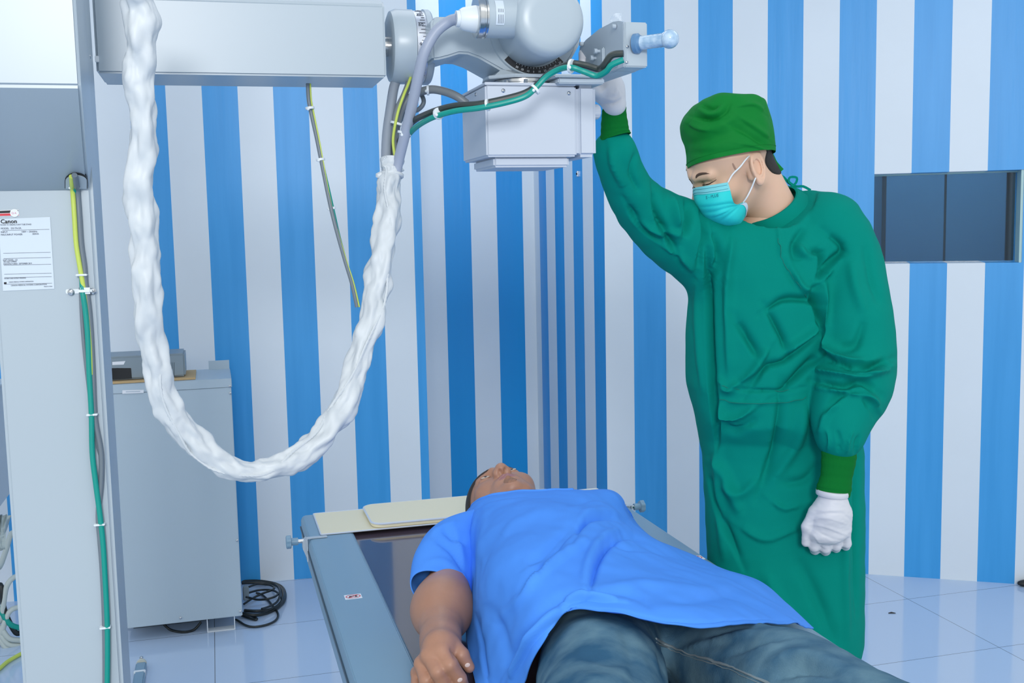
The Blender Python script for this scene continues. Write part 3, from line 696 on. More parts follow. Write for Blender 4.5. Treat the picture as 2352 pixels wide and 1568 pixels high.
# mats at the head end
def mat_pad(name, x0, x1, v0, v1, z, h, rnd, label):
    b = B(); c = []
    for cx, cy, a0 in ((x1-rnd, v0+rnd, -90), (x1-rnd, v1-rnd, 0), (x0+rnd, v1-rnd, 90), (x0+rnd, v0+rnd, 180)):
        for k in range(7): a = math.radians(a0+15*k); c.append(R(cx+rnd*math.cos(a), cy+rnd*math.sin(a), z))
    b.prism(c, EZ*h); o = b.make(name, M_cream, bevel=.0012); tag(o, label, 'mat')
    e = B(); e.tube([p+EZ*h*.8 for p in c], .0028 if h > .005 else .0018, 8, closed=True, cap=False); q = e.make('piping', M_piping, o); q['label'] = 'pale blue edge piping'
    return o
vp = 2.595
mat_pad('head_mat', .222, 1.0, vp, tv1-.004, TZ+.0005, .003, .004, 'thin cream mat across the head end of the table')
mat_pad('head_pad', .348, .87, vp+.004, tv1-.01, TZ+.0045, .012, .03, 'rounded cream pad under the lying head, on the thin mat')
# clamps with knobs
def clamp(uo, s, vc, label):
    t = thing('rail_clamp', tuple(R(uo, vc, TZ-.08)), label, 'clamp', None)
    o = uo
    b = B(); w_ = .012
    b.prism([R(o+s*.0015, vc-w_/2, TZ+.0008), R(o-s*.045, vc-w_/2, TZ+.0008), R(o-s*.045, vc-w_/2, TZ+.0035), R(o+s*.0045, vc-w_/2, TZ+.0035), R(o+s*.0045, vc-w_/2, TZ-.055), R(o+s*.0015, vc-w_/2, TZ-.055)], E2*w_)
    b.make('bracket', M_machgrey, t, bevel=.0008)
    kz = TZ-.012; kv = vc+.03
    b = B(); b.prism([R(o+s*.002, kv-.012, TZ-.004), R(o+s*.012, kv-.012, TZ-.012), R(o+s*.012, kv-.012, TZ-.03), R(o+s*.002, kv-.012, TZ-.055)], E2*.024); b.make('lug', M_machgrey, t, bevel=.001)
    B().lathe(R(o+s*.008, kv, kz), E1*s, [(0, .0055), (.02, .0055)], 16).make('pin', M_steel, t)
    B().lathe(R(o+s*.022, kv, kz), E1*s, [(0, .009), (.016, .009)], 20).make('collar', M_rail, t)
    kb = B(); c = R(o+s*.038, kv, kz); d = E1*s
    kb.tube([c, c+d*.001, c+d*.011, c+d*.0125], [.014, .0165, .0165, .014], 40, fn=lambda tt, a: 1-.14*(.5+.5*math.cos(a*6)))
    kb.make('star_knob', M_rail, t); return t
clamp(tu0, -1, vp-.016, 'clamp with grey star knob on the left rail at the head end')
clamp(tu1, 1, 2.60, 'clamp with grey star knob on the right rail behind the blue shoulder')

# ------------------------------------------------------------------ generator cabinet
gv = 3.93; gu0_, gu1_ = -.36, .045; gz0, gz1 = .052, .915
G0 = thing('generator_cabinet', tuple(R(-.16, 4.05, 0)), 'tall grey metal cabinet against the left striped wall behind the stand', 'cabinet')
gc = B().box(gu0_, gu1_, gv, gv+.30, gz0, gz1).make('body', M_cab, G0, bevel=.002)
B().box(gu0_-.002, gu1_+.002, gv-.002, gv+.30, gz1-.03, gz1+.002).make('lid', M_cab, gc, bevel=.002)
B().box(gu1_-.075, gu1_, gv+.28, gv+.284, gz1, gz1+.035).make('rear_lip', M_cab, G0)
for x, y in ((528, 887), (529, 903), (545, 1241), (552, 1404), (415, 1419)): screw(onv(x, y, gv-.003), -E2, .0045, gc)
q = [onv(x, y, gv-.0035) for x, y in ((281, 896), (330, 895), (330, 902), (281, 904))]; B().prism(q, E2*.001).make('name_label', M_paper, gc)
q0, q1 = onv(289, 900.5, gv-.004), onv(322, 899.5, gv-.004); B().prism([q0, q1, q1+EZ*.003, q0+EZ*.003], E2*.0004).make('print_line', M_machgrey, gc)
for a0, a1 in ((-.08, .018),):
    b = B()
    b.box(a0, a1, gv+.012, gv+.05, 0, .003); b.box(a0, a0+.003, gv+.012, gv+.05, .003, gz0+.002); b.box(a1-.003, a1, gv+.012, gv+.05, .003, gz0+.002)
    b.make('foot_bracket', M_tie, G0)
B().box(gu0_+.02, gu1_-.12, gv+.14, gv+.28, 0, gz0+.002).make('rear_skid', M_raild, G0)
cd = B().box(-.42, -.075, gv+.02, gv+.24, gz1+.003, gz1+.010).make('cardboard_sheet', M_card); tag(cd, 'flat brown cardboard sheet on top of the grey cabinet', 'cardboard')
up = thing('power_unit', tuple(R(-.22, gv+.12, gz1+.012)), 'grey electronic box with a dark display on the cardboard sheet', 'electronic device')
dv = gv+.045; uz0 = gz1+.012; uz1 = uz0+.082
ua = B().box(-.45, -.108, dv, dv+.17, uz0, uz1).make('casing', M_ups, up, bevel=.006, bseg=2)
q = [onv(x, y, dv-.001) for x, y in ((256, 845), (301, 845), (303, 869), (256, 872))]; B().prism(q, E2*.002).make('display', M_pass, up, bevel=.001)
q = [onv(x, y, dv-.001) for x, y in ((258, 831), (288, 829), (284, 837), (258, 838))]; B().prism(q, E2*.001).make('paper_label', M_paper, up)
c = onv(385, 852, dv); B().lathe(c-E2*.001, -E2, [(0, .006), (.003, .006), (.003, .004), (.001, .004)], 20).make('button', M_machgrey, up)
for x in (391, 395, 399): 
    q = [onv(x, 832, dv-.0005), onv(x+1.2, 832, dv-.0005), onv(x+1.2, 866, dv-.0005), onv(x, 866, dv-.0005)]; B().prism(q, E2*.001).make('rib', M_raild, up)
# cables on the floor beside the cabinet
def cable(name, pts, r, m, label, n=60, group=None, cat='cable', seg=14, parent=None, world=False):
    p = cr(pts, n); o = B().tube(p, r, seg).make(name, m, parent)
    if parent is None: tag(o, label, cat, group)
    return o
def fz(pxs, z): return [onz(x, y, (z[i] if hasattr(z, '__len__') else z)) for i, (x, y) in enumerate(pxs)]
k = 160/1568.
def C(*pp): return [(540+x*k, 1300+y*k) for x, y in pp]
loops = [
 C((150, 345), (400, 330), (650, 345), (900, 395), (1050, 470), (1120, 600), (1110, 760), (1020, 880), (880, 980), (700, 1000), (450, 1010), (200, 1000)),
 C((150, 380), (450, 365), (700, 385), (930, 420), (1060, 540), (1085, 680), (1030, 830), (920, 950), (740, 1040), (500, 1100), (250, 1080), (120, 1050)),
 C((300, 470), (500, 400), (760, 420), (880, 480), (820, 540), (600, 620), (380, 730), (200, 850)),
 C((300, 600), (520, 540), (760, 530), (920, 570), (1020, 680), (1040, 780), (930, 900), (760, 970), (500, 1010), (220, 985)),
 C((480, 600), (600, 640), (720, 740), (820, 860), (900, 960), (965, 1070), (950, 1170), (850, 1260), (660, 1330), (420, 1365), (240, 1330), (90, 1240), (20, 1200)),
 C((900, 410), (980, 480), (1010, 580), (990, 720), (920, 820), (780, 900), (600, 960)),
 C((980, 620), (880, 690), (700, 740), (500, 750), (330, 710), (240, 690)),
 C((150, 1110), (280, 1160), (450, 1200), (490, 1180), (400, 1130), (240, 1070))]
co = thing('coiled_cable', tuple(onz(600, 1385, 0)), 'loose coil of black cable on the floor right of the grey cabinet', 'cable')
for i, L in enumerate(loops):
    zz = [.006+.010*i*.6+.006*math.sin(j*1.3+i) if i not in (4, 7) else .006 for j in range(len(L))]
    zz = [max(.0055, z) for z in zz]
    o = B().tube(cr(fz(L, zz), 70), .0042 if i not in (0, 1) else .0062, 12).make('cable_loop', M_blk, co)
c = onz(565, 1362, .035); B().prism([c-E1*.012-EZ*.03, c+E1*.011-EZ*.03, c+E1*.012+EZ*.022, c+E1*.008+EZ*.028, c-E1*.008+EZ*.028, c-E1*.012+EZ*.022], E2*.016).make('plug', M_ups, co, bevel=.003)
cable('power_cable', fz([(375, 1432), (392, 1446), (420, 1451), (445, 1446), (462, 1428)], [.03, .006, .005, .006, .03]), .0045, M_blk, 'black cable drooping under the bottom edge of the grey cabinet', 30)
cable('thin_cable', [onz(289, 1443, .006)+E2*.02, onz(320, 1444, .006)+E2*.03, onz(370, 1434, .006)+E2*.05], .003, M_greyc, 'thin grey cable under the left end of the grey cabinet', 20)
# floor rail end
rp = thing('floor_rail', tuple(onz(322, 1520, 0)), 'grey floor rail end with a screw in its cap, on the tiles', 'rail')
re = onz(325, 1517, .02); ru, rv = float(re@E1), float(re@E2)
B().box(ru-.017, ru+.017, 1.0, rv-.015, 0, .022).make('rail_body', M_rail, rp, bevel=.004)
B().lathe(R(ru, rv-.016, .013), -E2*-1, [(0, .0165), (.012, .0165), (.018, .012)], 20).make('end_cap', mat('cream plastic', (206, 208, 196), .5), rp)
B().lathe(R(ru, rv+.002, .02), EZ, [(0, .006), (.012, .006), (.014, .004)], 12).make('screw', M_screw, rp)
B().box(ru-.0185, ru+.0185, rv-.10, rv-.085, 0, .0235).make('strap', M_tie, rp, bevel=.002)

# ------------------------------------------------------------------ things behind the column at the left picture edge
lc = thing('wall_box', tuple(R(-.62, 2.55, 0)), 'pale grey cabinet cut off by the left picture edge behind the column', 'cabinet')
z_b = onv(5, 1180, 2.5)[2]; z_t = onv(3, 930, 2.5)[2]
B().box(-.95, -.475, 2.5, 2.75, z_b, z_t+.02).make('body', M_machgrey, lc, bevel=.003)
B().box(-.96, -.47, 2.495, 2.75, z_t+.02, z_t+.026).make('lid', M_mach, lc, bevel=.001)
for a in (-.93, -.56): B().box(a, a+.04, 2.56, 2.6, 0, z_b).make('leg', M_machgrey, lc)
b = B(); G = np.zeros((10, 12, 3))
for i in range(10):
    for j in range(12): G[i, j] = P(-12+j*3.2, 1182+i*9.5-(j*1.1 if i > 6 else 0), 2.42)+E2*(.008*math.sin(j*1.7+i*.4))+E1*(-.003*i*(j > 8))
b.grid(G); o = b.make('cable_wrap', mat('dull white cloth', (178, 192, 192), .8)); md = o.modifiers.new('s', 'SOLIDIFY'); md.thickness = .003; tag(o, 'loose pale cloth cable cover hanging beside the column foot, left edge', 'cloth cover')
fls = [(0, 1300, 14, 1262, 26, 1225), (3, 1420, 14, 1350, 33, 1325), (-2, 1470, 18, 1410, 38, 1395), (-5, 1395, 20, 1430, 40, 1440), (0, 1440, 20, 1465, 44, 1470), (-5, 1450, 18, 1478, 42, 1482), (-6, 1460, 15, 1488, 44, 1490), (2, 1345, 10, 1400, 34, 1450)]
names = ['slanting up behind the column', 'arching over the pile', 'in the middle of the pile', 'crossing the pile downward', 'low in the pile', 'near the bottom of the pile', 'lowest of the pile', 'passing under the others']
for i, f in enumerate(fls):
    pts = [P(f[0]-12, f[1]+6, 3.72), P(f[0], f[1], 3.68), P(f[2], f[3], 3.68), P(f[4], f[5], 3.70), P(f[4]+14, f[5]+2, 3.72)]
    cable('bundled_cable', pts, .0092, mat('off white cable', (182, 194, 192), .5) if i not in (3, 7) else (M_teal if i == 3 else M_blk), ('off white' if i not in (3, 7) else 'green' if i == 3 else 'black')+' cable '+names[i]+' at the left edge', 24, 'cables heaped on the floor behind the column')
cable('earth_cable', [onz(x, y, .008) for x, y in ((-14, 1545), (0, 1534), (16, 1520), (32, 1510), (50, 1500))], .0065, M_ygreen, 'yellow green cable on the floor at the lower left corner', 24)

# ------------------------------------------------------------------ cables down the column
def vl(pp, v): return [onv(x, y, v) for x, y in pp]
c_y = [(164, 405), (167, 440), (171, 500), (175, 560), (183, 610), (190, 650), (195, 690), (201, 740), (206, 800), (208, 860)]
c_g = [(171, 402), (178, 440), (182, 500), (186, 560), (193, 610), (196, 650), (203, 700), (208, 760), (213, 860), (218, 960), (232, 1040), (232, 1110), (226, 1190), (236, 1300), (242, 1440), (243, 1580)]
c_t = [(167, 405), (170, 450), (173, 510), (178, 570), (186, 625), (190, 670), (197, 720), (202, 780), (205, 860), (210, 950), (212, 1040), (220, 1110), (228, 1170), (236, 1240), (241, 1320), (246, 1420), (247, 1500), (246, 1590)]
c_d = [(186, 660), (188, 720), (194, 800), (203, 880), (212, 950), (224, 1020), (234, 1060), (234, 1110), (228, 1160), (227, 1220), (233, 1300), (238, 1400), (240, 1500), (240, 1590)]
def hood_in(L, v): 
    p = vl(L, v); p[0] = onpl(L[0][0], L[0][1], nh, ch_+.005); p[1] = onpl(L[1][0], L[1][1], nh, ch_+.004) if L[1][1] < 436 else p[1]; p.insert(1, onpl((L[0][0]*.5+L[1][0]*.5), 424, nh, ch_+.005)); return p
cable('earth_cable', hood_in(c_y, cv0-.009), .0036, M_ygreen, 'yellow green earth wire running down the column front from the hood', 60)
cable('grey_cable', hood_in(c_g, cv0-.006), .0042, M_greyc, 'grey cable running down the column front beside the yellow wire', 90)
cable('green_cable', [p_+E2*(.008 if i_ < 6 else 0) for i_, p_ in enumerate(hood_in(c_t, cv0-.0105))], .0042, M_teal, 'dark green cable running down the column front to the floor', 90)
cable('side_cable', vl(c_d, cv0-.004), .0032, M_greyc, 'second grey cable joining the bundle below the column clamp', 70)
for x, y, i in ((172, 432, 0), (188, 631, 1), (212, 951, 2), (229, 1203, 3), (242, 1439, 4)):
    c = onv(x, y, cv0-.007); b = B()
    b.prism([c-E1*.0085-EZ*.0015-E2*.008, c+E1*.0085-EZ*.0015-E2*.008, c+E1*.0085+EZ*.0015-E2*.008, c-E1*.0085+EZ*.0015-E2*.008], E2*.0142)
    o = b.make('cable_tie', M_tie, bevel=.001)
    tag(o, ['white cable tie just under the hood opening', 'white cable tie above the column clamp', 'white cable tie below the column clamp at mid height', 'white cable tie round the lower column cables', 'lowest white cable tie on the column cables'][i], 'cable tie')
# small cable pair leaving the arm
pp = [(707, 192), (709, 230), (717, 270), (728, 320), (740, 380), (752, 440), (763, 490), (776, 540), (793, 600), (808, 650), (820, 705)]
d_ = [1.99+.0*i for i in range(len(pp))]
cable('drop_cable', [onv(x, y, bv+.06-.004*i) for i, (x, y) in enumerate(pp)], .0036, M_greyc, 'grey cable dropping from the arm underside into the white sleeve', 60)
cable('drop_wire', [onv(x+3+1.5*math.sin(i*1.4), y, bv+.0645-.004*i) for i, (x, y) in enumerate(pp)], .0026, M_teal, 'thin green cable twisted along the cable dropping from the arm', 60)
cable('drop_earth_wire', [onv(x+4+2*math.sin(i*.6+1), y, bv+.0585-.004*i) for i, (x, y) in enumerate(pp)], .0015, M_ygreen, 'yellow green wire twisted along the cable dropping from the arm', 60)
for i, (x, y) in enumerate(((711, 248), (735, 366), (760, 478))):
    c = onv(x+1, y, bv+.06-.002*i-.01); tag(tie(c, (0.1, 0, -1), .0075, None), ['upper', 'middle', 'lowest'][i]+' white tie on the cables hanging from the arm', 'cable tie')

# ------------------------------------------------------------------ hoses and cables by the tube head
YH = 2.0
hose1 = [R(kx(1052), 1.845, onv(1047, 43, 1.845)[2]), P(1030, 50, 1.90), P(1000, 75, 1.90), P(975, 120, 1.90), P(962, 170, 1.91), P(947, 240, 1.93), P(930, 310, 1.95), P(914, 375, 1.97), P(905, 420, 1.97)]
cable('high_voltage_hose', hose1, .0094, M_greyh, 'thick pale grey hose from the tube socket down into the sleeve', 80, seg=16, cat='hose')
cable('rear_hose', [R(uu0+.02, dvv, dz-rD+.02), P(905, 200, 2.06), P(897, 250, 2.04), P(889, 310, 2.02), P(887, 375, 2.0), P(893, 420, 1.99)], .0092, mat('mid grey hose', (146, 156, 170), .42), 'thick grey hose from the pivot drum down into the sleeve', 50, seg=16, cat='hose')
cable('curved_cable', [P(901, 400, 2.02), P(905, 330, 2.03), P(918, 260, 2.04), P(945, 222, 2.04), P(985, 206, 2.03), P(1020, 210, 2.02), P(1050, 222, 2.01), P(1072, 238, 2.01)], .0075, M_greyd, 'grey cable arching from the sleeve to the left side of the collimator', 70, seg=12)
cable('looped_cable', [P(908, 300, 2.06), P(930, 262, 2.06), P(960, 252, 2.05), P(973, 235, 2.05), P(966, 215, 2.06), P(945, 195, 2.07), P(930, 180, 2.08)], .0042, M_greyc, 'thin grey cable making a small loop below the pivot drum', 50)
cable('twisted_cable', [P(910, 370, 2.0), P(905, 300, 2.02), P(912, 255, 2.03), P(930, 215, 2.04), P(943, 180, 2.06)], .006, M_greyd, 'grey cable beside the yellow wire under the pivot drum', 50)
cable('pivot_earth_wire', [P(908, 365, 1.985), P(903, 320, 1.99), P(913, 262, 2.0), P(926, 222, 2.0), P(937, 195, 2.02), P(943, 178, 2.04)], .0026, M_ygreen, 'yellow green wire dropping from the pivot drum into the sleeve', 50)
tp = [(908, 400, 2.02), (918, 345, 2.01), (943, 300, 1.95), (985, 270, 1.88), (1040, 252, 1.85), (1100, 244, 1.83), (1160, 232, 1.825), (1205, 218, 1.825), (1230, 198, 1.83), (1255, 172, 1.83), (1285, 155, 1.82), (1312, 151, 1.80), (1340, 160, 1.80), (1370, 170, 1.80), (1392, 160, 1.785), (1405, 145, 1.775), (1432, 133, 1.77)]
bp_ = [(906, 400, 2.03), (914, 340, 2.02), (942, 288, 1.96), (985, 263, 1.89), (1040, 247, 1.86), (1100, 242, 1.84), (1160, 230, 1.838), (1205, 217, 1.838), (1233, 199, 1.84), (1262, 171, 1.84), (1290, 157, 1.83), (1315, 149, 1.81), (1345, 153, 1.81), (1375, 161, 1.81), (1388, 152, 1.79), (1405, 130, 1.78), (1432, 126, 1.775)]
cable('teal_cable', [P(x, y+4, Y) for x, y, Y in tp], .0048, M_teal, 'teal cable sweeping across the collimator front to the grip box', 120, seg=10)
cable('black_cable', [P(x, y-3, Y) for x, y, Y in bp_], .0056, mat('charcoal cable', (52, 62, 62), .4), 'charcoal cable running beside the teal cable to the grip box', 120, seg=10)
for i, (x, y, Y) in enumerate(((1007, 261, 1.868), (1120, 241, 1.834), (1229, 205, 1.834), (1312, 152, 1.806))):
    j = min(range(len(tp)), key=lambda q: abs(tp[q][0]-x)); a = P(*tp[max(j-1, 0)]); b_ = P(*tp[min(j+1, len(tp)-1)])
    tag(tie(P(x, y, Y), b_-a, .0092 if i < 3 else .0105, None), ['leftmost white tie on the teal cable', 'white tie on the teal cable at the collimator edge', 'white tie on the teal cable above the collimator face', 'white tie on the teal cable beside the tube'][i], 'cable tie')
for i, (x, y, Y, r) in enumerate(((929, 306, 1.953, .0115), (913, 284, 2.01, .012), (983, 207, 2.03, .0085))):
    tag(tie(P(x, y, Y), P(x+8, y-30, Y)-P(x, y, Y) if i < 2 else (1, 0, 0), r, None), ['white tie round the thick hose above the sleeve', 'white tie round the grey cable bundle below the drum', 'white tie on the grey cable arching to the collimator'][i], 'cable tie')

# ------------------------------------------------------------------ white cable sleeve
sp = [(318, -60, 1.50, 70), (320, 0, 1.52, 70), (322, 100, 1.53, 71), (325, 200, 1.54, 66), (328, 300, 1.55, 62), (324, 400, 1.56, 64), (330, 500, 1.57, 68), (334, 600, 1.58, 64), (338, 700, 1.59, 66), (350, 800, 1.61, 60), (368, 880, 1.62, 62), (402, 955, 1.64, 66), (455, 1020, 1.66, 64), (520, 1068, 1.68, 56), (585, 1083, 1.70, 50), (645, 1068, 1.73, 56), (705, 1035, 1.76, 58), (757, 985, 1.79, 60), (795, 915, 1.82, 60), (820, 840, 1.85, 58), (845, 760, 1.87, 56), (862, 680, 1.90, 58), (875, 600, 1.92, 58), (885, 520, 1.94, 58), (893, 450, 1.96, 55), (899, 400, 1.975, 46), (900, 385, 1.98, 50), (901, 368, 1.985, 56)]
spc = cr([P(a, b, c) for a, b, c, _ in sp], 420); spr = cr([[d/2/FPX*c] for a, b, c, d in sp], 420)[:, 0]
def twist(t, a):
    s = t*58
    w1 = math.sin(s*1.15-a+.6*math.sin(s*.7)); w2 = math.sin(s*2.1+a*2+1.3*math.sin(s*.45)); w3 = noise.noise(Vector((math.cos(a)*1.4, math.sin(a)*1.4, s*.75)))
    fade = min(1, (1-t)*14)
    w4 = noise.noise(Vector((math.cos(a)*2.6+5, math.sin(a)*2.6, s*1.5)))
    return 1+fade*(.09*w1+.06*w2+.40*w3+.14*(abs(w4)-.2)-.03)
b = B(); b.tube(spc, spr, 56, cap=True, fn=twist)
sl = b.make('cable_sleeve', M_sleeve, ang=None); tag(sl, 'crumpled white cable sleeve hanging in a long loop in front of the wall', 'cable sleeve')
# zip seam along the sleeve
zs = []
for i in range(150, 418):
    t = spc[min(i+1, 419)]-spc[i-1]; t /= np.linalg.norm(t); vd = spc[i]-EYE; vd /= np.linalg.norm(vd); sd = np.cross(t, vd); sd /= np.linalg.norm(sd); f = np.cross(sd, t); f = f if f@vd < 0 else -f
    off = .75*math.sin(i*.045+2.4)+.12*math.sin(i*.19); off = max(-.8, min(.8, off)); q = math.sqrt(1-off*off)
    zs.append(spc[i]+(sd*off+f*q)*spr[i]*1.02)
B().tube(zs, [.0022]*len(zs), 6, fn=lambda t, a: 1+.25*math.sin(t*900)).make('zip', M_sleeve, sl)
B().lathe(P(899, 402, 1.978)-EZ*.004, P(901, 368, 1.985)-P(899, 402, 1.978), [(0, .0195), (.002, .022), (.006, .022), (.008, .0195)], 24).make('draw_tape', M_sleeve, sl)
B().tube([P(880, 402, 1.965), P(874, 400, 1.96), P(869, 403, 1.96), P(868, 408, 1.96)], [.003, .005, .006, .004], 8).make('tape_end', M_sleeve, sl)
# ------------------------------------------------------------------ people: shared head and hand shapes
def head_sdf(X, mouth=True, eart=.18, cran=1.0, lids=.0, neckto=(0, -.035, -.19), neckr=.056, ears=True, round_=0):
    x, y, z = X[..., 0], X[..., 1], X[..., 2]; Xm = X.copy(); Xm[..., 0] = np.abs(x)     # mirrored side
    d = sd_ell(X, (0, -.014, .034), (.076*cran+round_, .098*cran, .086*cran))
    d = smin(d, sd_ell(X, (0, .022, -.018), (.062+round_, .068, .082)), .02)
    d = smin(d, sd_ell(X, (0, .040, -.072), (.040+round_, .046, .040)), .03)
    d = smin(d, sd_cap(Xm, (.052+round_, -.004, -.045), (.022, .062, -.092), .017, .016), .025)
    d = smin(d, sd_ell(Xm, (.040, .054, -.022), (.026, .026, .026)), .02)
    d = smin(d, sd_cap(Xm, (.008, .086, .022), (.038, .070, .026), .011, .010), .014)
    d = smax(d, -sd_ell(Xm, (.031, .094, .004), (.019, .016, .0125)), .012)
    d = smin(d, sd_ell(Xm, (.031, .0735, .003), (.0165, .013, .0125)), .004)
    d = smin(d, sd_cap(X, (0, .082, .016), (0, .104, -.028), .0085, .0125), .010)
    d = smin(d, sd_ell(Xm, (.0125, .096, -.031), (.0085, .011, .0085)), .006)
    d = smin(d, sd_ell(X, (0, .106, -.030), (.0115, .0105, .0100)), .006)
    d = smax(d, -sd_ell(Xm, (.0068, .103, -.0405), (.0042, .006, .0045)), .003)
    if mouth:
        d = smin(d, sd_ell(X, (0, .078, -.062), (.030, .018, .020)), .012)
        d = smin(d, sd_cap(Xm, (0.004, .0945, -.0565), (.022, .083, -.0605), .0055, .003), .004)
        d = smin(d, sd_cap(Xm, (0, .0935, -.0675), (.019, .083, -.0635), .0068, .003), .004)
        d = smax(d, -sd_cap(Xm, (0, .101, -.0622), (.024, .086, -.0618), .0012), .002)
    d = smin(d, sd_ell(X, (0, .080, -.097), (.018, .016, .016)), .014)
    d = smin(d, sd_cap(X, (0, -.030, -.055), neckto, neckr-.004, neckr), .03)
    if ears: 
        ec = np.array([.079+round_, -.012, -.004])
        n = np.array([.90, -.36, 0.24]); n /= np.linalg.norm(n); uz = np.array([0, -eart, 1.]); uz -= n*(uz@n); uz /= np.linalg.norm(uz); uy = np.cross(uz, n)
        q = Xm-ec; a = q@uy; b = q@uz; c = q@n
        # outline: egg, wider at the top
        wd_ = .0175+.07*np.clip(b, -.03, .03)
        k = np.sqrt((a/wd_)**2+(b/.032)**2)
        plate = np.maximum((k-1)*.018, np.abs(c+.004*(1-np.clip(k, 0, 1)))-.0022)
        rim = np.sqrt(((k-.90)*.018)**2+(c-.0035)**2)-.0030
        k2 = np.sqrt(((a-.001)/.0105)**2+((b-.001)/.0195)**2)
        inner = np.maximum(np.sqrt(((k2-1)*.011)**2+(c-.0035)**2)-.0022, a-.009)
        trag = sd_ell(Xm, ec+uy*.0135-uz*.006+n*.002, (.004, .004, .0065))
        lobe = sd_ell(Xm, ec+uz*-.030+uy*.004+n*.001, (.0065, .007, .0085))
        ear = smin(smin(plate, rim, .002), inner, .002); ear = smin(ear, lobe, .006)
        ear = smax(ear, -sd_ell(Xm, ec+uy*.003-uz*.004+n*.006, (.007, .006, .010)), .003); ear = smin(ear, trag, .003)
        root = sd_cap(Xm, ec-n*.012+uy*.006+uz*.010, ec-n*.012+uy*.008-uz*.016, .009)
        d = smin(d, smin(ear, root, .006), .006)
    return d
def frame(fwd, up):
    f = np.array(fwd, float); f /= np.linalg.norm(f); u = np.array(up, float); u -= f*(u@f); u /= np.linalg.norm(u)
    l = np.cross(u, f)*1.0      # person's right-handed x:  x = f cross u reversed -> left side
    return np.stack([np.cross(f, u), f, u], 1)     # columns x (person's right is +x), y forward, z up
def build_head(Rm, C, sc, h=.002, **kw):
    lo, hi = (-.115, -.19, -.20), (.115, .125, .13)
    V, F = snet(lambda X: head_sdf(X, **kw), lo, hi, h); V = relax(V, F, 1, .4)
    return C+sc*(V@Rm.T), F, V
def chainbody(segs, k, lo, hi, h, extra=None):
    def fn(X):
        d = None
        for s in segs:
            q = sd_cap(X, s[0], s[1], s[2], s[3]) if len(s) == 4 else sd_ell(X, *s)
            d = q if d is None else smin(d, q, k)
        return extra(X, d) if extra else d
    return snet(fn, lo, hi, h)
def bbox(pts, pad):
    p = np.array(pts); return p.min(0)-pad, p.max(0)+pad
def joinmesh(parts):
    V = []; F = []; n = 0
    for v, f in parts: V.append(v); F.append(f+n); n += len(v)
    return np.concatenate(V), np.concatenate(F)

# ------------------------------------------------------------------ the radiographer in green
YD_ = 2.42
DR = thing('person', tuple(P(1800, 1100, YD_)*np.array([1, 1, 0])), 'person standing in a green surgical gown, cap and mask, reaching up to the x-ray head', 'person')
# head frame: faces picture-left, a little to the camera, bowed
yaw = math.radians(9); dn = math.radians(36); rol = math.radians(-22)
fw = np.array([-math.cos(yaw)*math.cos(dn), -math.sin(yaw)*math.cos(dn), -math.sin(dn)])
RmD = frame(fw, EZ)@np.array([[math.cos(rol), 0, math.sin(rol)], [0, 1, 0], [-math.sin(rol), 0, math.cos(rol)]])
YH_ = 2.36
HC = P(1679, 367, YH_); HS = 1.02
nkt = RmD.T@(P(1768, 478, 2.42)-HC)/HS; HK = dict(mouth=False, neckto=tuple(nkt), neckr=.055, eart=.55, cran=.95)
hv, hf, hl = build_head(RmD, HC, HS, **HK)
_px = projpx(hv); _t = np.clip((388-(_px[:, 0]-1577)*.179-6-_px[:, 1])/26, 0, 1); _ax = P(1672, 330, YH_); _m = _t[:, None]*np.array([.13, .13, .0]); _nose = hl[:, 1] > 9
hv = hv-(hv-_ax)*_m
def HL(x, y, z): return HC+HS*(RmD@np.array([x, y, z]))      # head-local to world
# coarse body under the gown
sh_l = P(1945, 560, 2.44); sh_r = P(1640, 560, 2.40); hipc = P(1800, 1060, 2.44)
segs = [(P(1780, 600, 2.45), P(1780, 1000, 2.46), .09, .09), (P(1720, 560, 2.43), P(1890, 570, 2.45), .05, .05), (P(1770, 490, 2.42), P(1785, 560, 2.43), .05, .06),
        (P(1730, 1080, 2.44), P(1715, 1500, 2.44), .075, .06), (P(1865, 1080, 2.44), P(1880, 1500, 2.44), .075, .06)]
fl_ = P(1715, 1500, 2.44).copy(); fr_ = P(1880, 1500, 2.44).copy(); a1_ = fl_.copy(); a1_[2] = .1; a2_ = fr_.copy(); a2_[2] = .1
segs += [(fl_, a1_, .06, .042), (fr_, a2_, .06, .042), (a1_-EZ*.02, a1_+np.array([-.13, -.08, -.055]), .04, .035), (a2_-EZ*.02, a2_+np.array([-.13, -.08, -.055]), .04, .035)]
lo, hi = bbox([s[0] for s in segs]+[s[1] for s in segs], .15); lo[2] = .005
bv_, bf_ = chainbody(segs, .05, lo, hi, .014)
V, F = joinmesh([(hv, hf), (bv_, bf_)])
body = link('body', nmesh(V, F), M_skinD, DR, ang=None)
ts_ = [(P(1740, 1090, 2.44), fl_, .082, .068), (P(1860, 1090, 2.44), fr_, .082, .068), (fl_, a1_, .068, .056), (fr_, a2_, .068, .056)]
lo, hi = bbox([t[0] for t in ts_]+[t[1] for t in ts_], .11); lo[2] = .06
v, f = chainbody(ts_, .03, lo, hi, .012, lambda X, d: np.maximum(d, .075-X[..., 2])); link('trousers', nmesh(v, f), mat('dark green trouser cotton', (0, 96, 74), .85, spec=.1), DR, ang=None)
for nm, a_ in (('shoe', a1_), ('shoe', a2_)):
    v, f = snet(lambda X: smin(sd_ell(X, a_+np.array([-.06, -.035, -.06]), (.135, .05, .05), np.array([[.85, -.52, 0], [.52, .85, 0], [0, 0, 1]])), sd_cap(X, a_+EZ*-.05, a_+EZ*.0, .047), .03), a_-np.array([.25, .22, .1]), a_+np.array([.12, .14, .08]), .01)
    v[:, 2] = np.maximum(v[:, 2], .001); link(nm, nmesh(v, f), M_shoe, DR, ang=None)
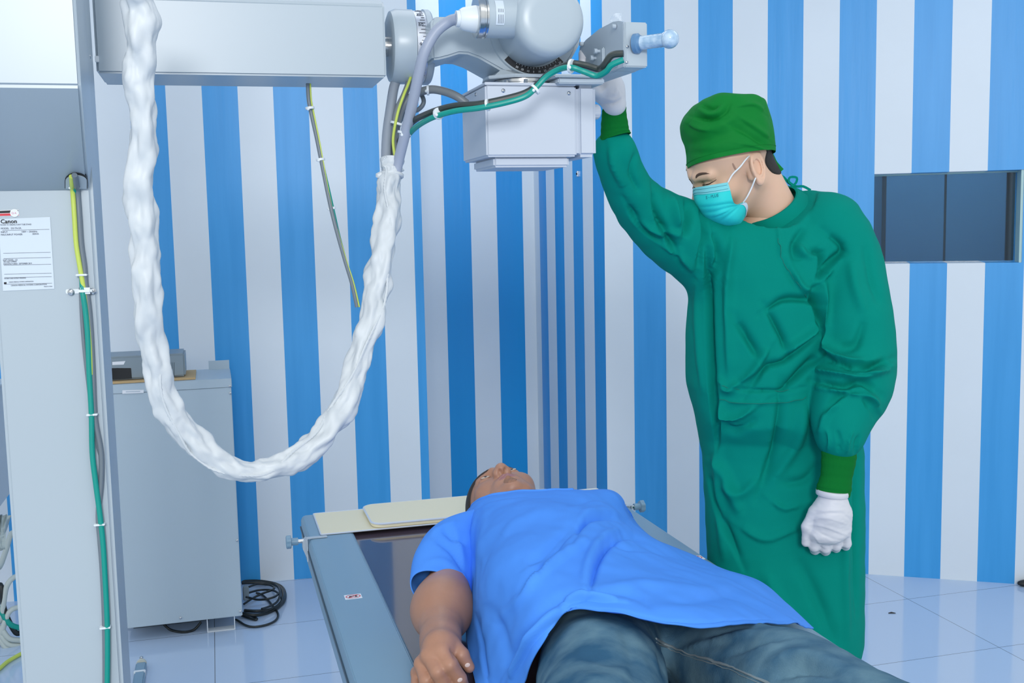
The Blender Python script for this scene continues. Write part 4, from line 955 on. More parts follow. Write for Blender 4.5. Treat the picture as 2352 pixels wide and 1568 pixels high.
# hair: back of the skull below the cap and sideburn
def hair_patch(cond, off, name, m, parent, RmX, Cx, sc, Vl, Fl, Vw):
    k = cond(Vl); fk = k[Fl].all(1); F2 = Fl[fk]; ids = np.unique(F2); mp = -np.ones(len(Vl), int); mp[ids] = np.arange(len(ids))
    N = vnormals(Vw, Fl); v = Vw[ids]+N[ids]*off; return link(name, nmesh(v, mp[F2]), m, parent, ang=None)
def hair_vol(regs, parent, HKx, Rx, Cx, sc, m, th=.003, h=.002, k=.004, name='hair', lo=(-.1, -.16, -.12), hi=(.1, .11, .13)):
    def fn(X):
        hd_ = head_sdf(X, **dict(HKx, ears=False)); r = None
        for q in regs(X): r = q if r is None else np.minimum(r, q)
        return smax(hd_-th, r, k)
    v, f = snet(fn, lo, hi, h); return link(name, nmesh(Cx+sc*(v@Rx.T), f), m, parent, ang=None)
hair_vol(lambda X: [sd_ell(X, (0, -.088, -.03), (.080, .062, .062))], DR, HK, RmD, HC, HS, mat('soft black hair', (34, 28, 27), .7, bump=.5, bscale=260), th=.0018)
hair_vol(lambda X: [sd_ell(np.concatenate([np.abs(X[..., :1]), X[..., 1:]], -1), (.075, .026, .022), (.02, .005, .017))], DR, HK, RmD, HC, HS, mat('thin sideburn hair', (168, 134, 116), .8), th=.0004, name='sideburn')
# brow, lash line
def brow(sx, parent, loc2w, m=M_brow, dz=0, r=.0026, zz=.0):
    pts = []
    for t in np.linspace(0, 1, 8):
        xx = .013+.035*t; pts.append(loc2w(sx*xx, .0885-.020*t*t-.004*t+dz, .024+.007*math.sin(t*2.4)+zz))
    B().tube(pts, [r*s for s in (.7, 1, 1.1, 1.1, 1, .8, .5, .2)], 8).make('eyebrow', m, parent)
snapt = None
def snap(pts, Vw, Nw, off):
    out = []
    for p in pts:
        i = int(((Vw-p)**2).sum(1).argmin()); out.append(Vw[i]+Nw[i]*off)
    return out
hN = vnormals(hv, hf)
def surf(pxs, Vw, Nw, off, n=14):
    vd = Vw-EYE; vd /= np.linalg.norm(vd, axis=1, keepdims=True); ok = np.where((Nw*vd).sum(1) < -.05)[0]; q = projpx(Vw[ok]); out = []
    for x, y in cr(pxs, n):
        i = ok[int(((q-(x, y))**2).sum(1).argmin())]; out.append(Vw[i]+Nw[i]*off)
    o = np.array(out); o[1:-1] = (o[:-2]+o[1:-1]+o[2:])/3; return o
taper = lambda n, r: [r*(.25+.75*math.sin(math.pi*min(1, (i+.6)/(n*.75)))**.7) if i < n*.38 else r*(1-.75*((i-n*.38)/(n*.62))**1.5) for i in range(n)]
B().tube(surf([(1598, 409), (1604, 401), (1616, 398), (1634, 400)], hv, hN, -.0014), taper(14, .0036), 8).make('eyebrow', M_brow, DR)
B().tube(surf([(1583, 411), (1586, 416), (1589, 422)], hv, hN, -.001, 8), .0022, 8).make('eyebrow', M_brow, DR)
B().tube(surf([(1613, 425), (1624, 424), (1634, 420), (1645, 412)], hv, hN, 0, 12), taper(12, .0013), 6).make('eyelashes', M_hair, DR)
B().tube(surf([(1612, 417), (1622, 413), (1634, 411), (1644, 408)], hv, hN, -.0002, 10), .0006, 6).make('eyelid_crease', mat('skin fold', (176, 132, 112), .6), DR)
B().tube([P(1596, 431, 2.30), P(1593, 429, 2.29), P(1591, 432, 2.28)], .0009, 6).make('eyelashes', M_hair, DR)
# ---- surgical cap: rings given as left and right picture points at head depth
def ringloft(rows, n, m, ry, expo=2.3, back=0):
    """rows: (xl,yl,xr,yr[,scale of depth]); returns (n,m,3) closed rings"""
    rw = cr([list(r[:4])+[r[4] if len(r) > 4 else 1, r[5] if len(r) > 5 else 0] for r in rows], n); G = np.zeros((n, m, 3))
    return rw
capr = [(1577, 388, 1778, 352, 1.0), (1577, 365, 1776, 330, 1.02), (1573, 335, 1773, 305, 1.04), (1565, 300, 1769, 278, 1.04), (1567, 278, 1764, 252, 1.0), (1580, 255, 1758, 236, .92), (1600, 240, 1745, 229, .8), (1630, 229, 1722, 225, .55), (1665, 226, 1690, 225, .18)]
rw = cr([list(r) for r in capr], 110); m_ = 200; Gc = np.zeros((110, m_, 3))
for i, (xl, yl, xr, yr, s) in enumerate(rw):
    a = P(xl, yl, YH_); b_ = P(xr, yr, YH_); c = (a+b_)/2; hx = (b_-a)/2; dpt = FW.copy(); dpt -= hx*(dpt@hx)/(hx@hx); dpt /= np.linalg.norm(dpt)
    for j in range(m_):
        th_ = 2*math.pi*j/m_; cs, sn = math.cos(th_), math.sin(th_)
        Gc[i, j] = c+hx*math.copysign(abs(cs)**.92, cs)+dpt*(.098*s)*math.copysign(abs(sn)**.92, sn)+FW*(.0)
capV = Gc.reshape(-1, 3); capF = np.array([[i*m_+j, i*m_+(j+1) % m_, (i+1)*m_+(j+1) % m_, (i+1)*m_+j] for i in range(109) for j in range(m_)])
top = len(capV); capV = np.vstack([capV, Gc[-1].mean(0)])
N = vnormals(capV, capF); N = N if (N[50*m_+int(m_*.75)]@FW) < 0 else -N; N[top] = (0, 0, 1)
cf = [([(1600, 248), (1625, 262), (1650, 258), (1665, 235)], 9, .006), ([(1588, 268), (1620, 276), (1655, 272)], 7, -.006, 's'), ([(1640, 275), (1668, 258), (1680, 232)], 8, -.004, 's'),
      ([(1570, 330), (1640, 318), (1720, 290)], 14, -.003), ([(1700, 268), (1730, 290), (1768, 318)], 9, .005, 's'), ([(1690, 245), (1730, 240), (1756, 255)], 8, .004, 's'), ([(1680, 290), (1725, 315), (1770, 345)], 9, -.005, 's'), ([(1700, 330), (1740, 338), (1770, 352)], 7, .003, 's'),
      ([(1600, 300), (1650, 290), (1700, 262)], 12, .003), ([(1580, 350), (1660, 350), (1740, 335)], 10, -.002), ([(1610, 240), (1632, 250), (1650, 245)], 5, -.005, 's'), ([(1580, 285), (1600, 295), (1630, 300)], 8, .004, 's')]
cf = [(g[0], g[1]*.75, g[2]*1.3)+tuple(g[3:]) for g in cf]; capV = folds(capV, N, cf); capV = rumple(capV, N, .006, 13, 3); capV = rumple(capV, N, .002, 38, 5)
fcs = capF.tolist()+[[109*m_+j, 109*m_+(j+1) % m_, top] for j in range(m_)]
me = bpy.data.meshes.new('cap'); me.from_pydata(capV.tolist(), [], fcs)
cap = link('surgical_cap', me, M_cap, DR, ang=60); md = cap.modifiers.new('s', 'SOLIDIFY'); md.thickness = .0012
hem = [capV[i*m_+j] for i in (8,) for j in range(m_)]
B().tube([p+N[8*m_+j]*.0002 for j, p in enumerate(hem)], .0006, 6, closed=True, cap=False).make('hem_seam', M_cap, cap)
# cap ties at the back
def ribbon(pts, wd, nrm, th, name, m, parent, n=16):
    p = cr(pts, n); b = B(); nrm = np.array(nrm, float); L = []
    for i in range(n):
        t = p[min(i+1, n-1)]-p[max(i-1, 0)]; t /= np.linalg.norm(t); s = np.cross(t, nrm); s /= np.linalg.norm(s); q = np.cross(s, t)
        w_ = wd[i*len(wd)//n] if hasattr(wd, '__len__') else wd; L.append([p[i]-s*w_/2-q*th/2, p[i]+s*w_/2-q*th/2, p[i]+s*w_/2+q*th/2, p[i]-s*w_/2+q*th/2])
    V = [x for r in L for x in r]; F = []
    for i in range(n-1):
        for k in range(4): F.append([i*4+k, i*4+(k+1) % 4, (i+1)*4+(k+1) % 4, (i+1)*4+k])
    F += [[0, 1, 2, 3][::-1], [(n-1)*4+k for k in range(4)]]
    return b.add(V, F).make(name, m, parent, ang=50)
yt = YH_+.02
ribbon([P(1768, 348, yt), P(1770, 330, yt-.01), P(1774, 313, yt), P(1770, 325, yt+.01), P(1767, 342, yt)], .009, -FW, .0012, 'cap_tie', M_cap, DR)
ribbon([P(1768, 345, yt), P(1775, 360, yt), P(1782, 374, yt), P(1797, 391, yt)], .0075, -FW, .0014, 'cap_tie', M_cap, DR)
B().ball(P(1770, 345, yt-.003), (.006, .006, .008), 12, 8).make('cap_knot', M_cap, DR)
# ---- mask: cup of cloth over the nose and chin
mask_rows = [  # upper edge to lower edge; near side runs to the ear side
 [(1593, 434, 2.345), (1599, 431, 2.315), (1618, 428, 2.285), (1645, 424, 2.268), (1672, 419, 2.262)],
 [(1594, 450, 2.335), (1600, 447, 2.305), (1622, 446, 2.275), (1650, 442, 2.258), (1677, 437, 2.258)],
 [(1597, 468, 2.33), (1603, 466, 2.295), (1628, 464, 2.268), (1656, 458, 2.255), (1683, 460, 2.262)],
 [(1604, 484, 2.33), (1613, 484, 2.295), (1640, 482, 2.268), (1665, 476, 2.262), (1692, 470, 2.275)],
 [(1616, 500, 2.34), (1626, 501, 2.305), (1652, 500, 2.28), (1680, 490, 2.275), (1710, 464, 2.295)],
 [(1636, 512, 2.36), (1646, 514, 2.33), (1668, 514, 2.305), (1694, 504, 2.295), (1716, 474, 2.31)],
 [(1658, 518, 2.39), (1664, 521, 2.37), (1678, 521, 2.345), (1700, 512, 2.33), (1712, 494, 2.335)]]
MC = np.array([[P(*q) for q in r] for r in mask_rows])
def bigrid(C, n, m):
    A1 = np.array([cr(C[i], m) for i in range(C.shape[0])]); return np.stack([cr(A1[:, j], n) for j in range(m)], 1)
GM = bigrid(MC, 60, 60)
cen_m = P(1690, 450, 2.40)
nn = 60
Vm = GM.reshape(-1, 3); Fm = np.array([[i*nn+j, i*nn+j+1, (i+1)*nn+j+1, (i+1)*nn+j] for i in range(nn-1) for j in range(nn-1)])
N = vnormals(Vm, Fm); N = N*np.sign(((Vm-cen_m)*N).sum(1))[:, None]
mf = [([(1606, 476), (1640, 474), (1675, 468), (1695, 470)], 3.5, -.0018, 's'), ([(1612, 490), (1645, 486), (1690, 472)], 3.5, -.0022, 's'), ([(1630, 502), (1660, 492), (1690, 474)], 3.5, -.0022, 's'), ([(1650, 512), (1675, 495), (1697, 474)], 3.5, -.0022, 's'),
      ([(1610, 470), (1640, 466), (1680, 460)], 5, .0015), ([(1625, 496), (1655, 490), (1685, 478)], 4, .0016), ([(1640, 500), (1650, 490), (1672, 482)], 3, .0012)]
Vm = folds(Vm, N, mf)
mk = link('face_mask', nmesh(Vm, Fm), M_mask, DR, ang=None); md = mk.modifiers.new('s', 'SOLIDIFY'); md.thickness = .0012; md.offset = -1
def mrow(i0, i1, j0, j1, off): return (Vm.reshape(nn, nn, 3)[i0:i1, j0:j1]+N.reshape(nn, nn, 3)[i0:i1, j0:j1]*off)
b = B(); b.grid(mrow(0, 11, 0, 60, .0019)); b.make('nose_band', M_maskl, mk, ang=None)
b = B(); b.grid(mrow(34, 60, 55, 60, .0021)); b.make('side_band', mat('white nonwoven', (206, 222, 236), .7), mk, ang=None)
for i in (4, 8):
    B().tube([p for p in mrow(i, i+1, 1, 57, .0022)[0]], .00035, 5).make('stitching', mat('mask stitch', (20, 120, 140), .8), mk)
mp_ = Vm.reshape(nn, nn, 3); q0, q1 = mp_[13, 26], mp_[12, 44]; xd = q1-q0; yd = mp_[8, 30]-mp_[16, 30]; yd -= xd*(yd@xd)/(xd@xd)
xn = xd/np.linalg.norm(xd); yn = yd/np.linalg.norm(yd); nz_ = np.cross(xn, yn)
text('S - PLUS', mp_[16, 28]+nz_*.0028, xd, yd, .0090, mat('mask print', (20, 110, 130), .8), mk, extrude=.0001, sx=.95)
# ear loops
e_t = P(1715, 362, 2.275); e_b = P(1733, 414, 2.275)
B().tube(cr([mp_[0, 59], P(1683, 400, 2.262), P(1700, 383, 2.262), P(1714, 365, 2.27), P(1724, 357, 2.29), P(1738, 362, 2.31)], 24), .0016, 8).make('ear_loop', M_tie, mk)
B().tube(cr([mp_[38, 58], P(1716, 452, 2.285), P(1726, 432, 2.285), P(1734, 412, 2.28), P(1738, 404, 2.295), P(1745, 392, 2.31)], 24), .0016, 8).make('ear_loop', M_tie, mk)

# ---- gown: torso stack and sleeves as one cloth surface
# torso sections in the picture: (y, x left, x right, depth radius, centre depth)
TS = [(446, 1790, 1862, .050, 2.43), (468, 1735, 1880, .065, 2.425), (500, 1675, 1905, .085, 2.42), (530, 1650, 1940, .10, 2.42), (570, 1625, 1950, .115, 2.42), (630, 1592, 1955, .125, 2.42), (700, 1582, 1950, .13, 2.42), (770, 1579, 1935, .13, 2.42), (880, 1580, 1920, .13, 2.42),
      (960, 1600, 1915, .13, 2.42), (1000, 1606, 1972, .12, 2.44), (1040, 1614, 1979, .12, 2.44), (1150, 1622, 1980, .13, 2.43), (1285, 1628, 1978, .135, 2.42), (1400, 1632, 1979, .14, 2.42), (1470, 1636, 1979, .14, 2.42), (1500, 1640, 1972, .14, 2.42)]
zz = []; 
for y, xl, xr, ry, Y in TS:
    a, c = P(xl, y, Y), P(xr, y, Y); zz.append(((a[2]+c[2])/2, (a[0]+c[0])/2, (c[0]-a[0])/2, Y, ry))
zz = np.array(zz)[::-1]
zmin, zmax = zz[0, 0], zz[-1, 0]
def torso(X):
    z = X[..., 2]; zc = np.clip(z, zmin, zmax); f = lambda k: np.interp(zc, zz[:, 0], zz[:, k])
    cx, rx, cy, ry = f(1), f(2), f(3), f(4)
    k = (np.abs((X[..., 0]-cx)/rx)**2.4+np.abs((X[..., 1]-cy)/ry)**2.4)**(1/2.4)
    d = (k-1)*np.minimum(rx, ry)*.9
    return np.maximum(d, np.maximum(zmin-z, z-zmax))
# raised right arm: forearm upright, upper arm down to the shoulder
AR = [(1412, 345, 2.18, .040), (1421, 380, 2.20, .040), (1445, 435, 2.24, .046), (1475, 478, 2.28, .057), (1540, 528, 2.33, .073), (1610, 565, 2.38, .085), (1680, 590, 2.41, .09)]
AL = [(1900, 530, 2.40, .085), (1945, 590, 2.38, .070), (1955, 660, 2.36, .073), (1963, 740, 2.34, .078), (1965, 820, 2.33, .082), (1958, 885, 2.30, .081), (1940, 940, 2.275, .064), (1932, 975, 2.26, .055), (1930, 1005, 2.25, .047)]
def caps(L):
    L = cr(L, len(L)*2-1); return [(P(*a[:3]), P(*b[:3]), a[3], b[3]) for a, b in zip(L[:-1], L[1:])]
cR_, cL_ = caps(AR), caps(AL)
def arms(X, C):
    d = None
    for s in C: q = sd_cap(X, *s); d = q if d is None else smin(d, q, .012)
    return d
coll_p = [P(1712, 512, 2.36), P(1760, 492, 2.345), P(1800, 465, 2.36), P(1838, 438, 2.40)]
CN = P(1764, 470, 2.42); cn_a = P(1822, 431, 2.43)-P(1708, 508, 2.42); cn_a /= np.linalg.norm(cn_a)
_u = np.cross(cn_a, FW); _u = _u if _u[2] > 0 else -_u; cn_d = -FW*.9-_u*.42; cn_d -= cn_a*(cn_d@cn_a); cn_d /= np.linalg.norm(cn_d); cn_n = np.cross(cn_a, cn_d); cn_n = cn_n if cn_n[2] > 0 else -cn_n
def gown(X):
    d = torso(X); d = smin(d, arms(X, cR_), .045)
    d = smin(d, sd_cap(X, P(1750, 500, 2.42), P(1900, 520, 2.43), .07, .06), .04)
    d = smin(d, arms(X, cL_), .012)
    rem = np.maximum(-((X-CN)@cn_n)-.026, sd_cap(X, CN-cn_n*.05, CN+cn_n*.10, .104)); return smax(d, -rem, .006)
lo = np.array([.16, 2.1, zmin-.03]); hi = np.array([.92, 2.62, 1.66])
hG = .0053
gv_, gf_ = snet(gown, lo, hi, hG)
gv_ = relax(gv_, gf_, 2, .5); N = vnormals(gv_, gf_)
GF = [  # creases read off the garment
 ([(1680, 540), (1668, 620), (1668, 720), (1672, 860)], 14, .007, 's'), ([(1628, 560), (1624, 680), (1632, 900), (1650, 1040)], 10, -.012, 's'), ([(1600, 640), (1605, 760), (1612, 900)], 9, .004),
 ([(1758, 715), (1800, 690), (1850, 690), (1880, 700)], 9, -.010, 's'), ([(1760, 715), (1790, 770), (1803, 805)], 10, -.009, 's'), ([(1690, 740), (1720, 790), (1740, 820)], 12, -.008, 's'),
 ([(1803, 812), (1850, 780), (1885, 750)], 10, .010, 's'), ([(1700, 880), (1735, 850), (1765, 800)], 10, .009, 's'), ([(1720, 900), (1760, 845), (1805, 830), (1880, 770)], 9, -.009, 's'),
 ([(1795, 900), (1840, 860), (1880, 820)], 12, -.012, 's'), ([(1650, 870), (1670, 895), (1700, 880)], 14, .008), ([(1640, 880), (1690, 893), (1790, 897), (1850, 888)], 4, -.005), ([(1650, 915), (1700, 925), (1780, 925), (1850, 912)], 4, .003),
 ([(1845, 520), (1820, 560), (1822, 600)], 12, -.007, 's'), ([(1900, 540), (1930, 570), (1905, 600), (1878, 650)], 10, -.010, 's'), ([(1850, 590), (1880, 582), (1885, 620), (1862, 665)], 10, -.010, 's'), ([(1830, 560), (1850, 585), (1870, 580)], 9, .007),
 ([(1787, 510), (1790, 560), (1798, 595)], 4, .003), ([(1795, 600), (1810, 630), (1850, 680)], 4, -.003), ([(1815, 610), (1840, 660), (1865, 670)], 9, .007, 's'),
 ([(1865, 670), (1878, 720), (1890, 780)], 9, -.014, 's'), ([(1862, 660), (1890, 640), (1915, 615)], 9, .010, 's'), ([(1890, 640), (1895, 700), (1900, 760)], 12, .008),
 ([(1885, 735), (1895, 790), (1930, 830), (1990, 830)], 12, .012, 's'), ([(1925, 800), (1965, 790), (1985, 735)], 14, -.006), ([(1925, 835), (1985, 850), (2040, 830)], 10, -.012, 's'),
 ([(1925, 820), (1960, 845), (2010, 860), (2045, 850)], 9, .008, 's'), ([(1872, 850), (1920, 860), (1985, 870), (2030, 850)], 9, .009, 's'), ([(1880, 880), (1930, 890), (1975, 878), (2010, 900)], 10, -.011, 's'),
 ([(1900, 895), (1960, 905), (2000, 915), (2015, 935)], 9, .010, 's'), ([(1895, 960), (1925, 910), (1975, 905), (2000, 940)], 10, -.007, 's'), ([(1885, 1000), (1900, 950), (1930, 925)], 12, .007),
 ([(1900, 1035), (1905, 1010), (1900, 985)], 4, .004), ([(1925, 1040), (1928, 1015), (1922, 990)], 4, -.004), ([(1945, 1042), (1950, 1015), (1960, 990)], 4, .004), ([(1965, 1045), (1970, 1020), (1975, 1000)], 4, -.004),
 ([(1985, 560), (2000, 640), (2020, 700)], 14, -.004), ([(1955, 600), (1965, 660), (1985, 720)], 16, .005),
 # raised sleeve
 ([(1400, 340), (1408, 380), (1430, 430)], 12, .006, 's'), ([(1440, 470), (1470, 520), (1520, 560)], 9, -.008, 's'), ([(1500, 440), (1510, 500), (1540, 560), (1560, 600)], 10, -.010, 's'), ([(1540, 450), (1548, 490), (1560, 520)], 10, .009), ([(1575, 460), (1582, 500), (1570, 545)], 10, -.010, 's'), ([(1450, 500), (1500, 530), (1570, 540)], 12, .006),
 ([(1515, 560), (1560, 590), (1590, 625)], 10, .006, 's'), ([(1610, 480), (1620, 540), (1600, 620)], 10, -.010, 's'), ([(1640, 530), (1650, 590), (1625, 650)], 9, -.008, 's'), ([(1460, 350), (1450, 400), (1470, 440)], 8, -.004),
 # skirt
 ([(1650, 920), (1660, 960), (1700, 960), (1740, 930)], 10, .009, 's'), ([(1660, 975), (1690, 990), (1740, 960)], 12, -.006), ([(1790, 900), (1780, 1000), (1745, 1120)], 14, -.008, 's'), ([(1850, 930), (1830, 1010), (1780, 1100)], 16, .007),
 ([(1640, 1040), (1670, 1100), (1700, 1180)], 16, .007), ([(1880, 1060), (1850, 1100), (1800, 1110)], 14, -.005), ([(1625, 1090), (1650, 1180), (1700, 1290)], 10, -.007, 's'), ([(1740, 1100), (1700, 1135), (1660, 1110)], 16, .006),
 ([(1770, 1150), (1800, 1170), (1840, 1160)], 8, .004, 's'), ([(1700, 1210), (1760, 1240), (1840, 1210)], 14, .004, 's'), ([(1760, 1320), (1800, 1400), (1850, 1470)], 18, .005), ([(1830, 1280), (1880, 1380), (1920, 1480)], 20, -.005), ([(1965, 1060), (1960, 1200), (1968, 1400)], 7, -.006, 's'), ([(1945, 1150), (1940, 1300), (1950, 1480)], 12, .004), ([(1660, 930), (1650, 1100), (1665, 1280)], 12, .005)]
GF = [(g[0], g[1]*.72, g[2]*2.4)+tuple(g[3:]) for g in GF]; gv_ = folds(gv_, N, GF); N = vnormals(gv_, gf_); gv_ = rumple(gv_, N, .0045, 7, 1, (1, 1, .55)); gv_ = rumple(gv_, N, .0015, 26, 2)
gw = link('surgical_gown', nmesh(gv_, gf_), M_gown, DR, ang=None)
md = gw.modifiers.new('sub', 'SUBSURF'); md.levels = 1; md.render_levels = 1
# collar band
def band(pts, wd, up, th, name, m, parent, n=40):
    p = cr(pts, n); b = B(); V = []
    for i in range(n):
        t = p[min(i+1, n-1)]-p[max(i-1, 0)]; t /= np.linalg.norm(t); u = np.array(up(i/(n-1)), float); u -= t*(u@t); u /= np.linalg.norm(u); q = np.cross(t, u)
        w_ = wd
        V += [p[i]+u*w_*.0-q*th, p[i]+u*w_-q*th, p[i]+u*w_+q*th, p[i]+q*th]
    F = []
    for i in range(n-1):
        for k in range(4): F.append([i*4+k, i*4+(k+1) % 4, (i+1)*4+(k+1) % 4, (i+1)*4+k])
    F += [[3, 2, 1, 0], [(n-1)*4+k for k in range(4)]]
    return b.add(V, F).make(name, m, parent, ang=50)
V = []; F = []; nb_ = 72
for i in range(nb_):
    t = 2*math.pi*i/nb_; rd = cn_a*(.084*math.cos(t))+cn_d*(.082*math.sin(t)); w_ = 1+.015*math.sin(3*t)+.01*math.sin(7*t)
    p0 = CN+rd*w_-cn_n*.031; p1 = CN+rd*.80+cn_n*.001; o_ = rd/np.linalg.norm(rd)*.0022
    V += [p0+o_, p1+o_, p1-o_, p0-o_]
for i in range(nb_):
    j = (i+1) % nb_
    for k in range(4): F.append([i*4+k, i*4+(k+1) % 4, j*4+(k+1) % 4, j*4+k])
colr = B().add(V, F).make('collar_band', M_gown, gw, ang=50)
N = vnormals(gv_, gf_)
for L in ([(1785, 520), (1789, 560), (1797, 598), (1818, 630), (1852, 680)], [(1645, 884), (1690, 893), (1790, 897), (1850, 888)], [(1650, 915), (1700, 925), (1780, 927), (1850, 914)]):
    B().tube(surf(L, gv_, N, .0001, 40), .0007, 6).make('seam', mat('gown seam thread', (0, 116, 104), .8), gw)
# neck tie bow at the back of the collar
ribbon([P(1862, 437, 2.44), P(1845, 428, 2.44), P(1828, 428, 2.44), P(1812, 420, 2.44), P(1800, 407, 2.44), P(1787, 400, 2.44)], .0055, -FW, .0012, 'neck_tie', M_gown, gw)
ribbon([P(1825, 427, 2.43), P(1812, 417, 2.43), P(1815, 407, 2.43), P(1830, 408, 2.43), P(1828, 420, 2.43), P(1818, 428, 2.43)], .005, -FW, .0012, 'neck_tie', M_gown, gw)
ribbon([P(1820, 430, 2.43), P(1840, 440, 2.43), P(1862, 450, 2.43), P(1885, 462, 2.435)], .006, -FW, .0012, 'neck_tie', M_gown, gw)
# pocket stitching
# cuffs
def cuff(rows, name, parent):
    """rows: (xl,yl,xr,yr,Y, depth ratio)"""
    rw = cr([list(r) for r in rows], 34); m2 = 40; V = []
    for i, (xl, yl, xr, yr, Y, q) in enumerate(rw):
        a, c = P(xl, yl, Y), P(xr, yr, Y); cn = (a+c)/2; hx = (c-a)/2; dp = FW-hx*(FW@hx)/(hx@hx); dp /= np.linalg.norm(dp); rg = 1+.012*math.sin(i*1.3)+.01*math.sin(i*.55)
        for j in range(m2):
            t = 2*math.pi*j/m2; V.append(cn+hx*rg*math.cos(t)+dp*np.linalg.norm(hx)*q*rg*math.sin(t))
    F = [[i*m2+j, i*m2+(j+1) % m2, (i+1)*m2+(j+1) % m2, (i+1)*m2+j] for i in range(33) for j in range(m2)]
    o = B().add(V, F).make(name, M_cuff, parent, ang=None); md = o.modifiers.new('s', 'SOLIDIFY'); md.thickness = .0015; return o
cuff([(1888, 1022, 1966, 1036, 2.25, .8), (1887, 1048, 1966, 1058, 2.25, .8), (1886, 1085, 1958, 1092, 2.247, .75), (1878, 1112, 1955, 1122, 2.245, .75), (1875, 1124, 1951, 1142, 2.245, .75)], 'knit_cuff', DR)
cuff([(1377, 328, 1449, 306, 2.17, .85), (1380, 300, 1444, 292, 2.16, .85), (1382, 262, 1439, 258, 2.15, .85), (1386, 244, 1437, 228, 2.14, .85)], 'knit_cuff', DR)
# lowered gloved left hand: back of the hand to the camera, fingers curled under
YG = 2.245; pg = lambda x, y, dy=0: P(x, y, YG+dy)
r_ = lambda px: px/FPX*YG
def fn_glove(X):
    d = sd_cap(X, pg(1912, 1150), pg(1905, 1175), r_(34), r_(38))
    q = X-pg(1905, 1195)
    palm = smin(smin(sd_cap(X, pg(1884, 1180), pg(1876, 1225, -.004), r_(20), r_(18)), sd_cap(X, pg(1905, 1178), pg(1900, 1230, -.008), r_(24), r_(19)), .02), smin(sd_cap(X, pg(1925, 1178), pg(1922, 1226, -.008), r_(24), r_(19)), sd_cap(X, pg(1938, 1180), pg(1940, 1215, -.002), r_(17), r_(15)), .02), .02)
    d = smin(d, palm, .02)
    for (x0, y0, x1, y1, x2, y2, ra) in ((1874, 1225, 1870, 1254, 1872, 1262, 12.5), (1896, 1232, 1896, 1258, 1896, 1264, 12.5), (1921, 1228, 1921, 1253, 1920, 1258, 11.5), (1942, 1216, 1945, 1248, 1943, 1254, 10.5)):
        f = smin(sd_cap(X, pg(x0, y0, -.004), pg(x1, y1, .006), r_(ra+1.5), r_(ra)), sd_cap(X, pg(x1, y1, .006), pg(x2, y2, .028), r_(ra), r_(ra*.92)), .004)
        f = smin(f, sd_cap(X, pg(x2, y2, .028), pg(x2+2, y2-18, .040), r_(ra*.92), r_(ra*.85)), .004)
        d = smin(d, f, .005)
    t = smin(sd_cap(X, pg(1872, 1178, 0), pg(1854, 1210, .0), r_(17), r_(13)), sd_cap(X, pg(1854, 1210, .0), pg(1850, 1246, .006), r_(11.5), r_(9.5)), .008)
    return smin(d, t, .006)
lo, hi = bbox([pg(1835, 1120, -.05), pg(1970, 1285, .07)], .0); v, f = snet(fn_glove, lo, hi, .0022)
N = vnormals(v, f); gfl = [([(1862, 1168), (1900, 1172), (1945, 1170)], 3, .0012), ([(1858, 1186), (1900, 1180), (1952, 1180)], 3, -.0014, 's'), ([(1862, 1195), (1895, 1190), (1950, 1205)], 3, .0013, 's'), ([(1862, 1205), (1900, 1212), (1955, 1234)], 3, .0016, 's'), ([(1866, 1226), (1884, 1250), (1900, 1262)], 3, .0013, 's'), ([(1868, 1215), (1905, 1235), (1935, 1242)], 3, -.0012, 's'), ([(1935, 1180), (1950, 1190), (1955, 1200)], 3, -.0012), ([(1870, 1190), (1866, 1210), (1860, 1220)], 3, -.0016)]
v = folds(v, N, gfl); v = rumple(v, N, .0006, 90, 5, (1, 1, 2))
v = relax(v, f, 1, .3)
gl = link('glove', nmesh(v, f), M_glove, DR, ang=None)
B().lathe(pg(1911, 1138), pg(1913, 1120)-pg(1911, 1138), [(0, r_(36)), (.002, r_(37.5)), (.008, r_(38)), (.012, r_(37)), (.012, r_(35))], 36).make('rolled_cuff', M_glove, gl)
# raised gloved right hand gripping under the bracket
YG2 = 2.14; pk = lambda x, y, dy=0: P(x, y, YG2+dy)
def fn_g2(X):
    r = lambda px: px/FPX*YG2
    d = sd_cap(X, pk(1411, 240), pk(1403, 205), r(27), r(30))
    d = smin(d, sd_cap(X, pk(1398, 205, .0), pk(1388, 160, -.01), r(27), r(24)), .02)
    d = smin(d, sd_cap(X, pk(1375, 205, .0), pk(1365, 165, -.01), r(22), r(20)), .02)
    for i, (x, y) in enumerate(((1410, 160), (1392, 152), (1374, 155), (1358, 160))):
        a = pk(x-6, y, -.01); b_ = a+np.array([-.012, -.045, .022]); c = b_+np.array([-.004, -.030, -.020])
        d = smin(d, smin(sd_cap(X, a, b_, .0105, .0095), sd_cap(X, b_, c, .0095, .0085), .004), .006)
    t = smin(sd_cap(X, pk(1378, 215, -.01), pk(1352, 200, -.05), .013, .0115), sd_cap(X, pk(1352, 200, -.05), pk(1345, 187, -.085), .011, .0095), .006)
    return smin(d, t, .008)
lo, hi = bbox([pk(1320, 270, -.16), pk(1450, 120, .06)], .0); v, f = snet(fn_g2, lo, hi, .0028); N = vnormals(v, f)
v = folds(v, N, [([(1393, 228), (1412, 232), (1424, 222), (1422, 210)], 2.6, .0028, 's'), ([(1405, 218), (1416, 214), (1417, 198)], 2.6, .0024, 's'), ([(1383, 240), (1405, 239), (1430, 228)], 2.6, -.0026, 's'), ([(1372, 228), (1386, 208), (1400, 195)], 4, .002)])
link('glove', nmesh(relax(v, f, 1, .3), f), M_glove, DR, ang=None)
